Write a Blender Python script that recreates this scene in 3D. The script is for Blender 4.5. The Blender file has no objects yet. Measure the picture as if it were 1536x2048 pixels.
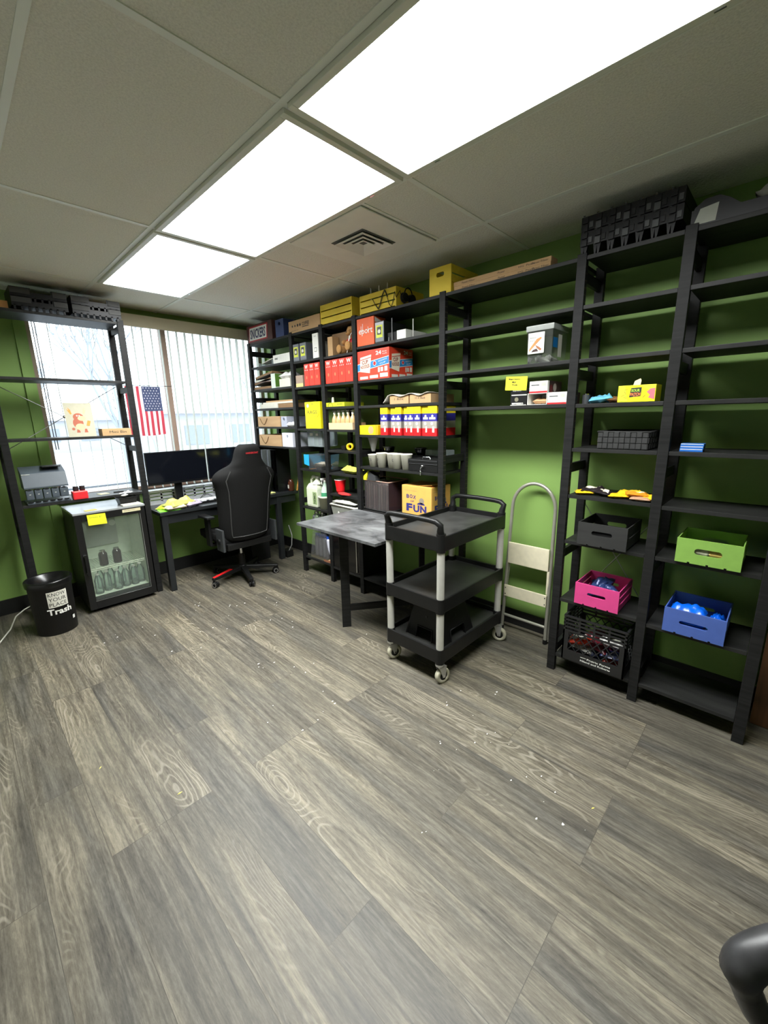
import bpy, bmesh, math, random
from mathutils import Matrix, Vector, Euler, noise
random.seed(7)
PI = math.pi
sc = bpy.context.scene
COL = sc.collection
H = 1.51

# ------------------------------------------------------------------ materials
def s2l(c):
    return tuple((v/12.92 if v <= .04045 else ((v+.055)/1.055)**2.4) for v in c)
def rgb(r, g, b):
    return s2l((r/255, g/255, b/255))
MATS = {}
def mat(name, col, rough=.5, metal=0, noise_amt=.08, nscale=30, bump=0, spec=.5, trans=0, alpha=1, emit=None, estr=0, coat=0):
    if name in MATS: return MATS[name]
    m = bpy.data.materials.new(name); m.use_nodes = True
    nt = m.node_tree; b = nt.nodes['Principled BSDF']
    L = nt.links
    b.inputs['Roughness'].default_value = rough
    b.inputs['Metallic'].default_value = metal
    b.inputs['Specular IOR Level'].default_value = spec
    b.inputs['Transmission Weight'].default_value = trans
    b.inputs['Alpha'].default_value = alpha
    b.inputs['Coat Weight'].default_value = coat
    if emit: b.inputs['Emission Color'].default_value = (*emit, 1); b.inputs['Emission Strength'].default_value = estr
    tc = nt.nodes.new('ShaderNodeTexCoord')
    n = nt.nodes.new('ShaderNodeTexNoise'); n.inputs['Scale'].default_value = nscale; n.inputs['Detail'].default_value = 4
    L.new(tc.outputs['Object'], n.inputs['Vector'])
    mr = nt.nodes.new('ShaderNodeMapRange'); mr.inputs['To Min'].default_value = 1-noise_amt*1.5; mr.inputs['To Max'].default_value = 1+noise_amt*1.5
    L.new(n.outputs['Fac'], mr.inputs['Value'])
    mx = nt.nodes.new('ShaderNodeVectorMath'); mx.operation = 'SCALE'
    mx.inputs[0].default_value = col[:3]; L.new(mr.outputs['Result'], mx.inputs['Scale'])
    L.new(mx.outputs['Vector'], b.inputs['Base Color'])
    if bump:
        bp = nt.nodes.new('ShaderNodeBump'); bp.inputs['Strength'].default_value = bump; bp.inputs['Distance'].default_value = .002
        L.new(n.outputs['Fac'], bp.inputs['Height']); L.new(bp.outputs['Normal'], b.inputs['Normal'])
    MATS[name] = m
    return m
def pm(name, r, g, b, rough=.5, **k):
    return mat(name, rgb(r, g, b), rough, **k)

def thin_glass(name, tint=(1,1,1), gloss=.12, rough=.02, body=0, bodycol=(.8,.8,.8)):
    """thin clear sheet: transparent + a fresnel reflection + optional milky body"""
    m = bpy.data.materials.new(name); m.use_nodes = True; nt = m.node_tree; nt.nodes.clear()
    out = nt.nodes.new('ShaderNodeOutputMaterial'); tr = nt.nodes.new('ShaderNodeBsdfTransparent'); tr.inputs[0].default_value = (*tint, 1)
    gl = nt.nodes.new('ShaderNodeBsdfGlossy'); gl.inputs['Roughness'].default_value = rough
    lw = nt.nodes.new('ShaderNodeLayerWeight'); lw.inputs['Blend'].default_value = gloss
    m1 = nt.nodes.new('ShaderNodeMixShader'); nt.links.new(lw.outputs['Fresnel'], m1.inputs[0])
    nt.links.new(tr.outputs[0], m1.inputs[1]); nt.links.new(gl.outputs[0], m1.inputs[2])
    last = m1
    if body:
        df = nt.nodes.new('ShaderNodeBsdfDiffuse'); df.inputs[0].default_value = (*bodycol, 1)
        m2 = nt.nodes.new('ShaderNodeMixShader'); m2.inputs[0].default_value = body
        nt.links.new(m1.outputs[0], m2.inputs[1]); nt.links.new(df.outputs[0], m2.inputs[2]); last = m2
    nt.links.new(last.outputs[0], out.inputs[0]); MATS[name] = m
    return m

def wall_mat(name, col, rough=.55, bump=.25):
    m = bpy.data.materials.new(name); m.use_nodes = True; nt = m.node_tree; b = nt.nodes['Principled BSDF']; L = nt.links
    tc = nt.nodes.new('ShaderNodeTexCoord')
    n = nt.nodes.new('ShaderNodeTexNoise'); n.inputs['Scale'].default_value = 180; n.inputs['Detail'].default_value = 5
    n2 = nt.nodes.new('ShaderNodeTexNoise'); n2.inputs['Scale'].default_value = 2.2; n2.inputs['Detail'].default_value = 5
    L.new(tc.outputs['Object'], n.inputs['Vector']); L.new(tc.outputs['Object'], n2.inputs['Vector'])
    cr = nt.nodes.new('ShaderNodeValToRGB'); cr.color_ramp.elements[0].position = .3; cr.color_ramp.elements[1].position = .7
    cr.color_ramp.elements[0].color = (*[c*.93 for c in col], 1); cr.color_ramp.elements[1].color = (*[c*1.06 for c in col], 1)
    L.new(n2.outputs['Fac'], cr.inputs[0]); L.new(cr.outputs[0], b.inputs['Base Color'])
    b.inputs['Roughness'].default_value = rough; b.inputs['Specular IOR Level'].default_value = .35
    bp = nt.nodes.new('ShaderNodeBump'); bp.inputs['Strength'].default_value = bump; bp.inputs['Distance'].default_value = .0015
    L.new(n.outputs['Fac'], bp.inputs['Height']); L.new(bp.outputs['Normal'], b.inputs['Normal'])
    return m

def ceiling_mat(name, col):
    m = bpy.data.materials.new(name); m.use_nodes = True; nt = m.node_tree; b = nt.nodes['Principled BSDF']; L = nt.links
    tc = nt.nodes.new('ShaderNodeTexCoord')
    n = nt.nodes.new('ShaderNodeTexNoise'); n.inputs['Scale'].default_value = 160; n.inputs['Detail'].default_value = 6; n.inputs['Roughness'].default_value = .7
    v = nt.nodes.new('ShaderNodeTexVoronoi'); v.inputs['Scale'].default_value = 90
    L.new(tc.outputs['Object'], n.inputs['Vector']); L.new(tc.outputs['Object'], v.inputs['Vector'])
    cr = nt.nodes.new('ShaderNodeValToRGB'); cr.color_ramp.elements[0].position = .32; cr.color_ramp.elements[1].position = .6
    cr.color_ramp.elements[0].color = (*[c*.82 for c in col], 1); cr.color_ramp.elements[1].color = (*col, 1)
    L.new(n.outputs['Fac'], cr.inputs[0]); L.new(cr.outputs[0], b.inputs['Base Color'])
    b.inputs['Roughness'].default_value = .9; b.inputs['Specular IOR Level'].default_value = .1
    ad = nt.nodes.new('ShaderNodeMath'); ad.operation = 'ADD'; L.new(n.outputs['Fac'], ad.inputs[0]); L.new(v.outputs['Distance'], ad.inputs[1])
    bp = nt.nodes.new('ShaderNodeBump'); bp.inputs['Strength'].default_value = .5; bp.inputs['Distance'].default_value = .003
    L.new(ad.outputs[0], bp.inputs['Height']); L.new(bp.outputs['Normal'], b.inputs['Normal'])
    return m

def floor_mat():
    """grey-brown vinyl planks, seams along world Y"""
    m = bpy.data.materials.new('vinyl_planks'); m.use_nodes = True; nt = m.node_tree; b = nt.nodes['Principled BSDF']; L = nt.links
    N = nt.nodes.new
    tc = N('ShaderNodeTexCoord')
    mp = N('ShaderNodeMapping'); mp.inputs['Rotation'].default_value = (0, 0, PI/2); mp.inputs['Location'].default_value = (0.31, 0.0345, 0)
    L.new(tc.outputs['Object'], mp.inputs['Vector'])
    br = N('ShaderNodeTexBrick'); br.offset = .37; br.offset_frequency = 3
    br.inputs['Scale'].default_value = 1; br.inputs['Brick Width'].default_value = 1.22; br.inputs['Row Height'].default_value = .1825
    br.inputs['Mortar Size'].default_value = .0012; br.inputs['Mortar Smooth'].default_value = .2; br.inputs['Bias'].default_value = 0
    br.inputs['Color1'].default_value = (0, 0, 0, 1); br.inputs['Color2'].default_value = (1, 1, 1, 1); br.inputs['Mortar'].default_value = (.5, .5, .5, 1)
    L.new(mp.outputs[0], br.inputs['Vector'])
    # per-plank offset of the grain coordinates
    sx = N('ShaderNodeSeparateColor'); L.new(br.outputs['Color'], sx.inputs[0])
    off = N('ShaderNodeVectorMath'); off.operation = 'SCALE'; off.inputs[0].default_value = (13.7, 7.3, 31.1); L.new(sx.outputs[0], off.inputs['Scale'])
    add = N('ShaderNodeVectorMath'); L.new(tc.outputs['Object'], add.inputs[0]); L.new(off.outputs[0], add.inputs[1])
    def sc_(v, s):
        mm = N('ShaderNodeMapping'); mm.inputs['Scale'].default_value = s; L.new(v, mm.inputs['Vector']); return mm.outputs[0]
    g1 = N('ShaderNodeTexNoise'); g1.inputs['Scale'].default_value = 1; g1.inputs['Detail'].default_value = 8; g1.inputs['Roughness'].default_value = .62; g1.inputs['Distortion'].default_value = .6
    L.new(sc_(add.outputs[0], (52, 2.4, 1)), g1.inputs['Vector'])
    g2 = N('ShaderNodeTexNoise'); g2.inputs['Scale'].default_value = 1; g2.inputs['Detail'].default_value = 3; g2.inputs['Distortion'].default_value = 1.0
    L.new(sc_(add.outputs[0], (6, .8, 1)), g2.inputs['Vector'])
    # cathedral grain: rings of a stretched low-frequency noise
    g3 = N('ShaderNodeTexNoise'); g3.inputs['Scale'].default_value = 1; g3.inputs['Detail'].default_value = 2; g3.inputs['Roughness'].default_value = .35
    L.new(sc_(add.outputs[0], (5.5, 1.3, 1)), g3.inputs['Vector'])
    mul = N('ShaderNodeMath'); mul.operation = 'MULTIPLY'; mul.inputs[1].default_value = 210; L.new(g3.outputs['Fac'], mul.inputs[0])
    sn = N('ShaderNodeMath'); sn.operation = 'SINE'; L.new(mul.outputs[0], sn.inputs[0])
    pw = N('ShaderNodeMapRange'); pw.inputs['From Min'].default_value = .45; pw.inputs['From Max'].default_value = 1; L.new(sn.outputs[0], pw.inputs['Value'])
    msk = N('ShaderNodeMapRange'); msk.inputs['From Min'].default_value = .52; msk.inputs['From Max'].default_value = .68; L.new(g2.outputs['Fac'], msk.inputs['Value'])
    ring = N('ShaderNodeMath'); ring.operation = 'MULTIPLY'; L.new(pw.outputs[0], ring.inputs[0]); L.new(msk.outputs[0], ring.inputs[1])
    cr = N('ShaderNodeValToRGB'); e = cr.color_ramp.elements
    e[0].position = .34; e[0].color = (*rgb(54, 50, 44), 1); e[1].position = .68; e[1].color = (*rgb(133, 128, 115), 1)
    k = cr.color_ramp.elements.new(.5); k.color = (*rgb(94, 90, 80), 1)
    g4 = N('ShaderNodeTexNoise'); g4.inputs['Scale'].default_value = 1; g4.inputs['Detail'].default_value = 6; g4.inputs['Roughness'].default_value = .8
    L.new(sc_(add.outputs[0], (150, 22, 1)), g4.inputs['Vector'])
    gm = N('ShaderNodeMix'); gm.data_type = 'FLOAT'; gm.inputs[0].default_value = .42; L.new(g1.outputs['Fac'], gm.inputs[2]); L.new(g4.outputs['Fac'], gm.inputs[3])
    L.new(gm.outputs[0], cr.inputs[0])
    cr2 = N('ShaderNodeValToRGB'); cr2.color_ramp.elements[0].position = .34; cr2.color_ramp.elements[0].color = (.62, .64, .68, 1); cr2.color_ramp.elements[1].position = .6; cr2.color_ramp.elements[1].color = (1.12, 1.09, 1.02, 1)
    L.new(g2.outputs['Fac'], cr2.inputs[0])
    mx = N('ShaderNodeMix'); mx.data_type = 'RGBA'; mx.blend_type = 'MULTIPLY'; mx.inputs[0].default_value = .9
    L.new(cr.outputs[0], mx.inputs[6]); L.new(cr2.outputs[0], mx.inputs[7])
    cr3 = N('ShaderNodeValToRGB'); cr3.color_ramp.elements[0].color = (.84, .84, .86, 1); cr3.color_ramp.elements[1].color = (1.12, 1.10, 1.06, 1)
    L.new(sx.outputs[0], cr3.inputs[0])
    mx2 = N('ShaderNodeMix'); mx2.data_type = 'RGBA'; mx2.blend_type = 'MULTIPLY'; mx2.inputs[0].default_value = 1
    L.new(mx.outputs[2], mx2.inputs[6]); L.new(cr3.outputs[0], mx2.inputs[7])
    mx3 = N('ShaderNodeMix'); mx3.data_type = 'RGBA'; mx3.inputs[7].default_value = (*rgb(170, 164, 150), 1)
    rm = N('ShaderNodeMath'); rm.operation = 'MULTIPLY'; rm.inputs[1].default_value = .34; L.new(ring.outputs[0], rm.inputs[0])
    L.new(rm.outputs[0], mx3.inputs[0]); L.new(mx2.outputs[2], mx3.inputs[6])
    mx4 = N('ShaderNodeMix'); mx4.data_type = 'RGBA'; mx4.inputs[7].default_value = (*rgb(48, 44, 38), 1)
    mm = N('ShaderNodeMath'); mm.operation = 'MULTIPLY'; mm.inputs[1].default_value = .55; L.new(br.outputs['Fac'], mm.inputs[0])
    L.new(mm.outputs[0], mx4.inputs[0]); L.new(mx3.outputs[2], mx4.inputs[6])
    L.new(mx4.outputs[2], b.inputs['Base Color'])
    rr = N('ShaderNodeMapRange'); rr.inputs['To Min'].default_value = .38; rr.inputs['To Max'].default_value = .56; L.new(g1.outputs['Fac'], rr.inputs['Value'])
    L.new(rr.outputs[0], b.inputs['Roughness']); b.inputs['Specular IOR Level'].default_value = .36
    bp = N('ShaderNodeBump'); bp.inputs['Strength'].default_value = .25; bp.inputs['Distance'].default_value = .001
    sb = N('ShaderNodeMath'); sb.operation = 'SUBTRACT'; L.new(g1.outputs['Fac'], sb.inputs[0]); L.new(br.outputs['Fac'], sb.inputs[1])
    L.new(sb.outputs[0], bp.inputs['Height']); L.new(bp.outputs['Normal'], b.inputs['Normal'])
    return m

def wood_mat(name, c0, c1, scale=(3, 30, 30), rough=.5, spec=.4):
    m = bpy.data.materials.new(name); m.use_nodes = True; nt = m.node_tree; b = nt.nodes['Principled BSDF']; L = nt.links
    tc = nt.nodes.new('ShaderNodeTexCoord'); mp = nt.nodes.new('ShaderNodeMapping'); mp.inputs['Scale'].default_value = scale
    n = nt.nodes.new('ShaderNodeTexNoise'); n.inputs['Scale'].default_value = 1; n.inputs['Detail'].default_value = 6; n.inputs['Distortion'].default_value = .8
    L.new(tc.outputs['Object'], mp.inputs[0]); L.new(mp.outputs[0], n.inputs['Vector'])
    cr = nt.nodes.new('ShaderNodeValToRGB'); cr.color_ramp.elements[0].position = .3; cr.color_ramp.elements[1].position = .7
    cr.color_ramp.elements[0].color = (*c0, 1); cr.color_ramp.elements[1].color = (*c1, 1)
    L.new(n.outputs['Fac'], cr.inputs[0]); L.new(cr.outputs[0], b.inputs['Base Color']); b.inputs['Roughness'].default_value = rough
    b.inputs['Specular IOR Level'].default_value = spec
    bp = nt.nodes.new('ShaderNodeBump'); bp.inputs['Strength'].default_value = .15; bp.inputs['Distance'].default_value = .001
    L.new(n.outputs['Fac'], bp.inputs['Height']); L.new(bp.outputs['Normal'], b.inputs['Normal'])
    MATS[name] = m
    return m

# ------------------------------------------------------------------ mesh builder
class MB:
    def __init__(s): s.v = []; s.f = []; s.fm = []; s.fs = []; s.mats = []
    def mi(s, m):
        if m not in s.mats: s.mats.append(m)
        return s.mats.index(m)
    def add(s, vs, fs, m, smooth=False, T=None):
        o = len(s.v); i = s.mi(m)
        s.v += [tuple(T @ Vector(p)) if T else tuple(p) for p in vs]
        s.f += [tuple(o+a for a in f) for f in fs]; s.fm += [i]*len(fs); s.fs += [smooth]*len(fs)
        return s
    def box(s, x0, y0, z0, x1, y1, z1, m, T=None, b=0):
        if b:
            bm = bmesh.new(); bmesh.ops.create_cube(bm, size=1)
            for q in bm.verts: q.co = Vector(((x0+x1)/2+q.co.x*(x1-x0), (y0+y1)/2+q.co.y*(y1-y0), (z0+z1)/2+q.co.z*(z1-z0)))
            b = min(b, .45*min(abs(x1-x0), abs(y1-y0), abs(z1-z0)))
            bmesh.ops.bevel(bm, geom=bm.edges[:], offset=b, segments=2, profile=.7, affect='EDGES')
            bm.verts.index_update()
            s.add([q.co[:] for q in bm.verts], [[q.index for q in f.verts] for f in bm.faces], m, False, T); bm.free(); return s
        return s.add([(x0,y0,z0),(x1,y0,z0),(x1,y1,z0),(x0,y1,z0),(x0,y0,z1),(x1,y0,z1),(x1,y1,z1),(x0,y1,z1)],
              [(0,3,2,1),(4,5,6,7),(0,1,5,4),(1,2,6,5),(2,3,7,6),(3,0,4,7)], m, False, T)
    def frustum(s, b0, b1, z0, z1, m, T=None):
        """b=(x0,y0,x1,y1) at z0 and at z1"""
        a, c = b0, b1
        return s.add([(a[0],a[1],z0),(a[2],a[1],z0),(a[2],a[3],z0),(a[0],a[3],z0),(c[0],c[1],z1),(c[2],c[1],z1),(c[2],c[3],z1),(c[0],c[3],z1)],
              [(0,3,2,1),(4,5,6,7),(0,1,5,4),(1,2,6,5),(2,3,7,6),(3,0,4,7)], m, False, T)
    def rect(s, fr, a0, b0, a1, b1, m, T=None):
        return s.poly(fr, [(a0,b0),(a1,b0),(a1,b1),(a0,b1)], m, T)
    def poly(s, fr, pts, m, T=None):
        o, u, v = map(Vector, fr)
        return s.add([o+u*a+v*b for a, b in pts], [tuple(range(len(pts)))], m, False, T)
    def disc(s, fr, a, b, r, m, T=None, n=20, ry=None):
        ry = ry or r
        return s.poly(fr, [(a+r*math.cos(t*2*PI/n), b+ry*math.sin(t*2*PI/n)) for t in range(n)], m, T)
    def prism(s, fr, pts, d, m, T=None, smooth=False):
        """extrude polygon by d along u x v"""
        o, u, v = map(Vector, fr); w = u.cross(v).normalized()*d; n = len(pts)
        p = [o+u*a+v*b for a, b in pts]
        s.add(p+[q+w for q in p], [tuple(range(n-1, -1, -1)), tuple(range(n, 2*n))], m, False, T)
        return s.add(p+[q+w for q in p], [(i, (i+1) % n, n+(i+1) % n, n+i) for i in range(n)], m, smooth, T)
    def cyl(s, p0, p1, r0, m, r1=None, n=16, T=None, caps=True):
        r1 = r0 if r1 is None else r1
        p0, p1 = Vector(p0), Vector(p1); d = (p1-p0).normalized()
        a = d.orthogonal().normalized(); b = d.cross(a)
        R = [(math.cos(2*PI*i/n), math.sin(2*PI*i/n)) for i in range(n)]
        v = [p0+(a*c+b*t)*r0 for c, t in R]+[p1+(a*c+b*t)*r1 for c, t in R]
        s.add(v, [(i, (i+1) % n, n+(i+1) % n, n+i) for i in range(n)], m, True, T)
        if caps: s.add(v, [tuple(range(n-1, -1, -1)), tuple(range(n, 2*n))], m, False, T)
        return s
    def tube(s, pts, r, m, n=10, closed=False, T=None, caps=True):
        P = [Vector(p) for p in pts]; k = len(P); rr = r if isinstance(r, (list, tuple)) else [r]*k
        v = []; a = None
        for i in range(k):
            d = (P[(i+1) % k]-P[i-1]) if closed else (P[min(i+1, k-1)]-P[max(i-1, 0)])
            d.normalize()
            a = d.orthogonal().normalized() if a is None else (a-d*a.dot(d)).normalized()
            b = d.cross(a)
            v += [P[i]+(a*math.cos(2*PI*j/n)+b*math.sin(2*PI*j/n))*rr[i] for j in range(n)]
        f = []
        for i in range(k if closed else k-1):
            i2 = (i+1) % k
            f += [(i*n+j, i*n+(j+1) % n, i2*n+(j+1) % n, i2*n+j) for j in range(n)]
        s.add(v, f, m, True, T)
        if caps and not closed: s.add(v, [tuple(range(n-1, -1, -1)), tuple(range((k-1)*n, k*n))], m, False, T)
        return s
    def lathe(s, prof, c, m, n=28, T=None, sx=1, sy=1):
        v = []
        for r, z in prof: v += [(c[0]+sx*r*math.cos(2*PI*j/n), c[1]+sy*r*math.sin(2*PI*j/n), c[2]+z) for j in range(n)]
        f = [(i*n+j, i*n+(j+1) % n, (i+1)*n+(j+1) % n, (i+1)*n+j) for i in range(len(prof)-1) for j in range(n)]
        return s.add(v, f, m, True, T)
    def ell(s, c, r, m, n=18, T=None, R=None):
        v = []; f = []; h = n//2
        for i in range(h+1):
            t = PI*i/h
            for j in range(n):
                p = Vector((r[0]*math.sin(t)*math.cos(2*PI*j/n), r[1]*math.sin(t)*math.sin(2*PI*j/n), r[2]*math.cos(t)))
                if R: p = R @ p
                v.append(Vector(c)+p)
        for i in range(h):
            for j in range(n): f.append((i*n+j, (i+1)*n+j, (i+1)*n+(j+1) % n, i*n+(j+1) % n))
        return s.add(v, f, m, True, T)
    def text(s, fr, body, a, b, size, m, T=None, bold=0, align='LEFT', fitw=None, shear=0, rot=0, fith=None):
        cu = bpy.data.curves.new('t', 'FONT'); cu.body = body; cu.size = size; cu.offset = bold*size; cu.shear = shear
        cu.align_x = 'LEFT'; cu.resolution_u = 2
        ob = bpy.data.objects.new('t', cu); me = bpy.data.meshes.new_from_object(ob)
        vs = [(q.co.x, q.co.y) for q in me.vertices]; fs = [tuple(p.vertices) for p in me.polygons]
        bpy.data.objects.remove(ob); bpy.data.curves.remove(cu); bpy.data.meshes.remove(me)
        if not vs: return s
        xs = [q[0] for q in vs]; ys = [q[1] for q in vs]; x0, x1, y0, y1 = min(xs), max(xs), min(ys), max(ys)
        kx = fitw/(x1-x0) if fitw else 1
        ky = fith/(y1-y0) if fith else 1
        sh = {'LEFT': 0, 'CENTER': -.5*(x1-x0)*kx, 'RIGHT': -(x1-x0)*kx}[align]
        o, u, v = map(Vector, fr); c, t = math.cos(rot), math.sin(rot); out = []
        for x, y in vs:
            X = (x-x0)*kx+sh; Y = (y-y0)*ky
            out.append(o+u*(a+X*c-Y*t)+v*(b+X*t+Y*c))
        return s.add(out, fs, m, False, T)
    def pouch(s, c, L, W, t, m, yaw=0, tilt=0, roll=0, seed=0, crimp=.12, nx=16, ny=10, m2=None):
        """sealed crinkled bag lying flat"""
        rnd = random.Random(seed); R = Euler((roll, tilt, yaw)).to_matrix(); v = []; f = []; f2 = []
        for side in (1, -1):
            for i in range(nx+1):
                for j in range(ny+1):
                    p, q = i/nx, j/ny
                    e = min(1, min(p, 1-p)/crimp)
                    h = t/2*(math.sin(PI*q)**.6)*(e**.7 if e > 0 else 0)
                    nz = noise.noise(Vector((p*5+seed*3.1, q*5, side*2+seed)))*t*.45*min(1, 4*min(q, 1-q))*(.25+.75*e)
                    z = side*h+nz
                    x = (p-.5)*L+(noise.noise(Vector((q*4, seed*1.7, 0)))*L*.03); y = (q-.5)*W*(1-.06*math.sin(PI*p)+.1*noise.noise(Vector((p*4, seed, 5))))
                    v.append(Vector(c)+R @ Vector((x, y, z+t*.5)))
        n1 = (nx+1)*(ny+1)
        for k in (0, 1):
            for i in range(nx):
                for j in range(ny):
                    a = k*n1+i*(ny+1)+j; q = (a, a+ny+1, a+ny+2, a+1)
                    (f2 if m2 and k == 0 and 2 < i < nx-3 and 2 < j < ny-3 else f).append(q if k == 0 else q[::-1])
        s.add(v, f, m, True)
        if f2: s.add(v, f2, m2, True)
        return s
    def build(s, name, parent=None, loc=(0,0,0), rz=0, bevel=0, sub=0):
        me = bpy.data.meshes.new(name); me.from_pydata([tuple(p) for p in s.v], [], s.f)
        for m in s.mats: me.materials.append(m)
        me.polygons.foreach_set('material_index', s.fm); me.polygons.foreach_set('use_smooth', s.fs)
        me.update()
        o = bpy.data.objects.new(name, me); COL.objects.link(o); o.location = loc; o.rotation_euler = (0, 0, rz)
        if parent: o.parent = parent
        if bevel:
            b = o.modifiers.new('bevel', 'BEVEL'); b.width = bevel; b.segments = 2; b.limit_method = 'ANGLE'; b.angle_limit = .7
        if sub:
            b = o.modifiers.new('sub', 'SUBSURF'); b.levels = sub; b.render_levels = sub
        return o

def props(o, label, cat, group=None):
    o['label'] = label; o['category'] = cat
    if group: o['group'] = group
    return o
def thing(name, label, cat, loc=(0,0,0), rz=0, group=None):
    o = bpy.data.objects.new(name, None); COL.objects.link(o); o.location = loc; o.rotation_euler = (0, 0, rz)
    o.empty_display_size = .05
    return props(o, label, cat, group)
def solo(mb, name, label, cat, loc=(0,0,0), rz=0, group=None, **k):
    return props(mb.build(name, None, loc, rz, **k), label, cat, group)
def struct(mb, name, **k):
    o = mb.build(name, **k); o['kind'] = 'structure'; return o
def dup(root, loc=None, label=None, rz=None):
    def cp(o, par):
        c = o.copy(); COL.objects.link(c); c.parent = par
        for ch in list(o.children): cp(ch, c)
        return c
    c = cp(root, None)
    if loc: c.location = loc
    if rz is not None: c.rotation_euler = (0, 0, rz)
    if label: c['label'] = label
    return c
SH = -PI/2          # rotation of things facing the room from the right-hand wall
def FRONT(e=.0008): return ((0, -e, 0), (1, 0, 0), (0, 0, 1))
def SIDE(w, e=.0008): return ((w+e, 0, 0), (0, 1, 0), (0, 0, 1))
def TOP(h, e=.0008): return ((0, 0, h+e), (1, 0, 0), (0, 1, 0))

# palette
black = wood_mat('black_stained_wood', (.008, .008, .008), (.017, .017, .017), (2, 2, 60), .5, .18)
blackh = wood_mat('black_board', (.010, .010, .010), (.022, .022, .021), (40, 3, 3), .48, .25)
plas = mat('black_plastic', (.008, .008, .008), .42, nscale=60, spec=.25)
plasg = mat('dark_grey_plastic', rgb(58, 60, 62), .45)
chrome = mat('chrome', (.75, .75, .75), .18, metal=1, noise_amt=.02)
alu = mat('brushed_aluminium', (.50, .50, .49), .38, metal=.85, noise_amt=.05)
white = pm('white_card', 228, 228, 222, .6, noise_amt=.03)
offw = pm('off_white_paper', 214, 212, 200, .6)
ink = mat('black_ink', (.012, .012, .014), .6)
card = mat('brown_cardboard', rgb(182, 148, 106), .8, noise_amt=.06, nscale=60)
cardd = mat('dark_cardboard', rgb(140, 110, 78), .8, noise_amt=.06)
yel = pm('yellow_paper', 236, 226, 40, .6, noise_amt=.03)
red = pm('red_print', 205, 30, 34, .45)
tan = mat('peg_hole_wood', rgb(150, 130, 100), .8)
# ------------------------------------------------------------------ camera
cd = bpy.data.cameras.new('camera'); cam = bpy.data.objects.new('camera', cd); COL.objects.link(cam)
RR = [[0.69308518, -0.72057621, -0.02007127], [-0.17486241, -0.14104872, -0.97443748], [0.69932544, 0.67887788, -0.22376047]]
cam.matrix_world = Matrix(((RR[0][0], -RR[1][0], -RR[2][0], 0), (RR[0][1], -RR[1][1], -RR[2][1], 0), (RR[0][2], -RR[1][2], -RR[2][2], H), (0, 0, 0, 1)))
cd.sensor_fit = 'HORIZONTAL'; cd.sensor_width = 36; cd.lens = 830.15/1536*36; cd.clip_start = .02
sc.camera = cam

# ------------------------------------------------------------------ room shell
XR, YW, XL, YB, ZC = 2.67, 4.40, -1.3, -1.9, 2.493
green = wall_mat('green_paint', rgb(126, 158, 84)); wwall = wall_mat('white_bounce_paint', rgb(206, 208, 200))
mb = MB(); mb.box(XL, YB, -.06, XR, YW, 0, floor_mat()); struct(mb, 'floor')
ctile = ceiling_mat('ceiling_tile', rgb(236, 234, 226))
tbar = pm('ceiling_grid_paint', 232, 234, 228, .45, noise_amt=.02)
fix = pm('light_fixture_frame', 222, 224, 214, .4, noise_amt=.02)
mb = MB(); mb.box(XL, YB, ZC, XR+.15, YW+.15, ZC+.08, ctile)
zt = ZC-.004
for x in (-.92, -.305, .310, .925, 1.54, 2.155): mb.box(x-.012, YB, zt, x+.012, YW, ZC+.001, tbar)
for y in (-1.15, .09, 1.316, 2.54, 3.765): mb.box(XL, y-.012, zt+.0007, XR, y+.012, ZC+.001, tbar)
for y in (1.606, 2.222): mb.box(1.54, y-.009, zt+.0004, 2.155, y+.009, ZC+.001, tbar)
struct(mb, 'ceiling')
mb = MB(); mb.box(XR, YB, 0, XR+.12, YW+.15, ZC, green); struct(mb, 'wall_right')
mb = MB(); mb.box(XL-.12, YB, 0, XL, YW+.15, ZC, wwall); struct(mb, 'wall_left')  # unseen side wall, made white to bounce light onto ceiling and posts
mb = MB(); mb.box(XL-.12, YB-.12, 0, XR+.12, YB, ZC, green); struct(mb, 'wall_back')
WX0, WX1, WZ0, WZ1 = .575, 2.64, .865, 2.40
mb = MB()
mb.box(XL, YW, 0, WX0, YW+.15, ZC, green); mb.box(WX1, YW, 0, XR, YW+.15, ZC, green)
mb.box(WX0, YW, 0, WX1, YW+.15, WZ0, green); mb.box(WX0, YW, WZ1, WX1, YW+.15, ZC, green)
struct(mb, 'wall_front')
mb = MB(); mb.box(.50, YW-.014, .13, .562, YW, ZC, green); struct(mb, 'trim_1')
bb = pm('black_baseboard', 22, 22, 23, .45)
mb = MB(); mb.box(XR-.014, YB, 0, XR, YW-.014, .115, bb); struct(mb, 'baseboard_right')
mb = MB(); mb.box(XL, YW-.014, 0, XR-.014, YW, .125, bb); struct(mb, 'baseboard_front')
# window: bronze frame, sill and two panes
bronze = pm('bronze_frame', 142, 118, 104, .45)
mb = MB()
for a in ((WX0, YW+.07, WZ0, WX0+.035, YW+.11, WZ1), (WX1-.035, YW+.07, WZ0, WX1, YW+.11, WZ1), (WX0, YW+.07, WZ0, WX1, YW+.11, WZ0+.035), (WX0, YW+.07, WZ1-.035, WX1, YW+.11, WZ1), (1.575, YW+.045, WZ0, 1.622, YW+.115, WZ1)):
    mb.box(*a, bronze)
wf = struct(mb, 'window_1')
mb = MB(); mb.box(WX0+.035, YW+.088, WZ0+.035, WX1-.035, YW+.093, WZ1-.035, thin_glass('window_glass', (.93, .97, .98), .05)); mb.build('pane', wf)
mb = MB(); mb.box(WX0-.02, YW-.03, WZ0-.02, WX1+.02, YW+.07, WZ0, pm('white_sill', 215, 218, 222, .4)); struct(mb, 'trim_2')

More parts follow.
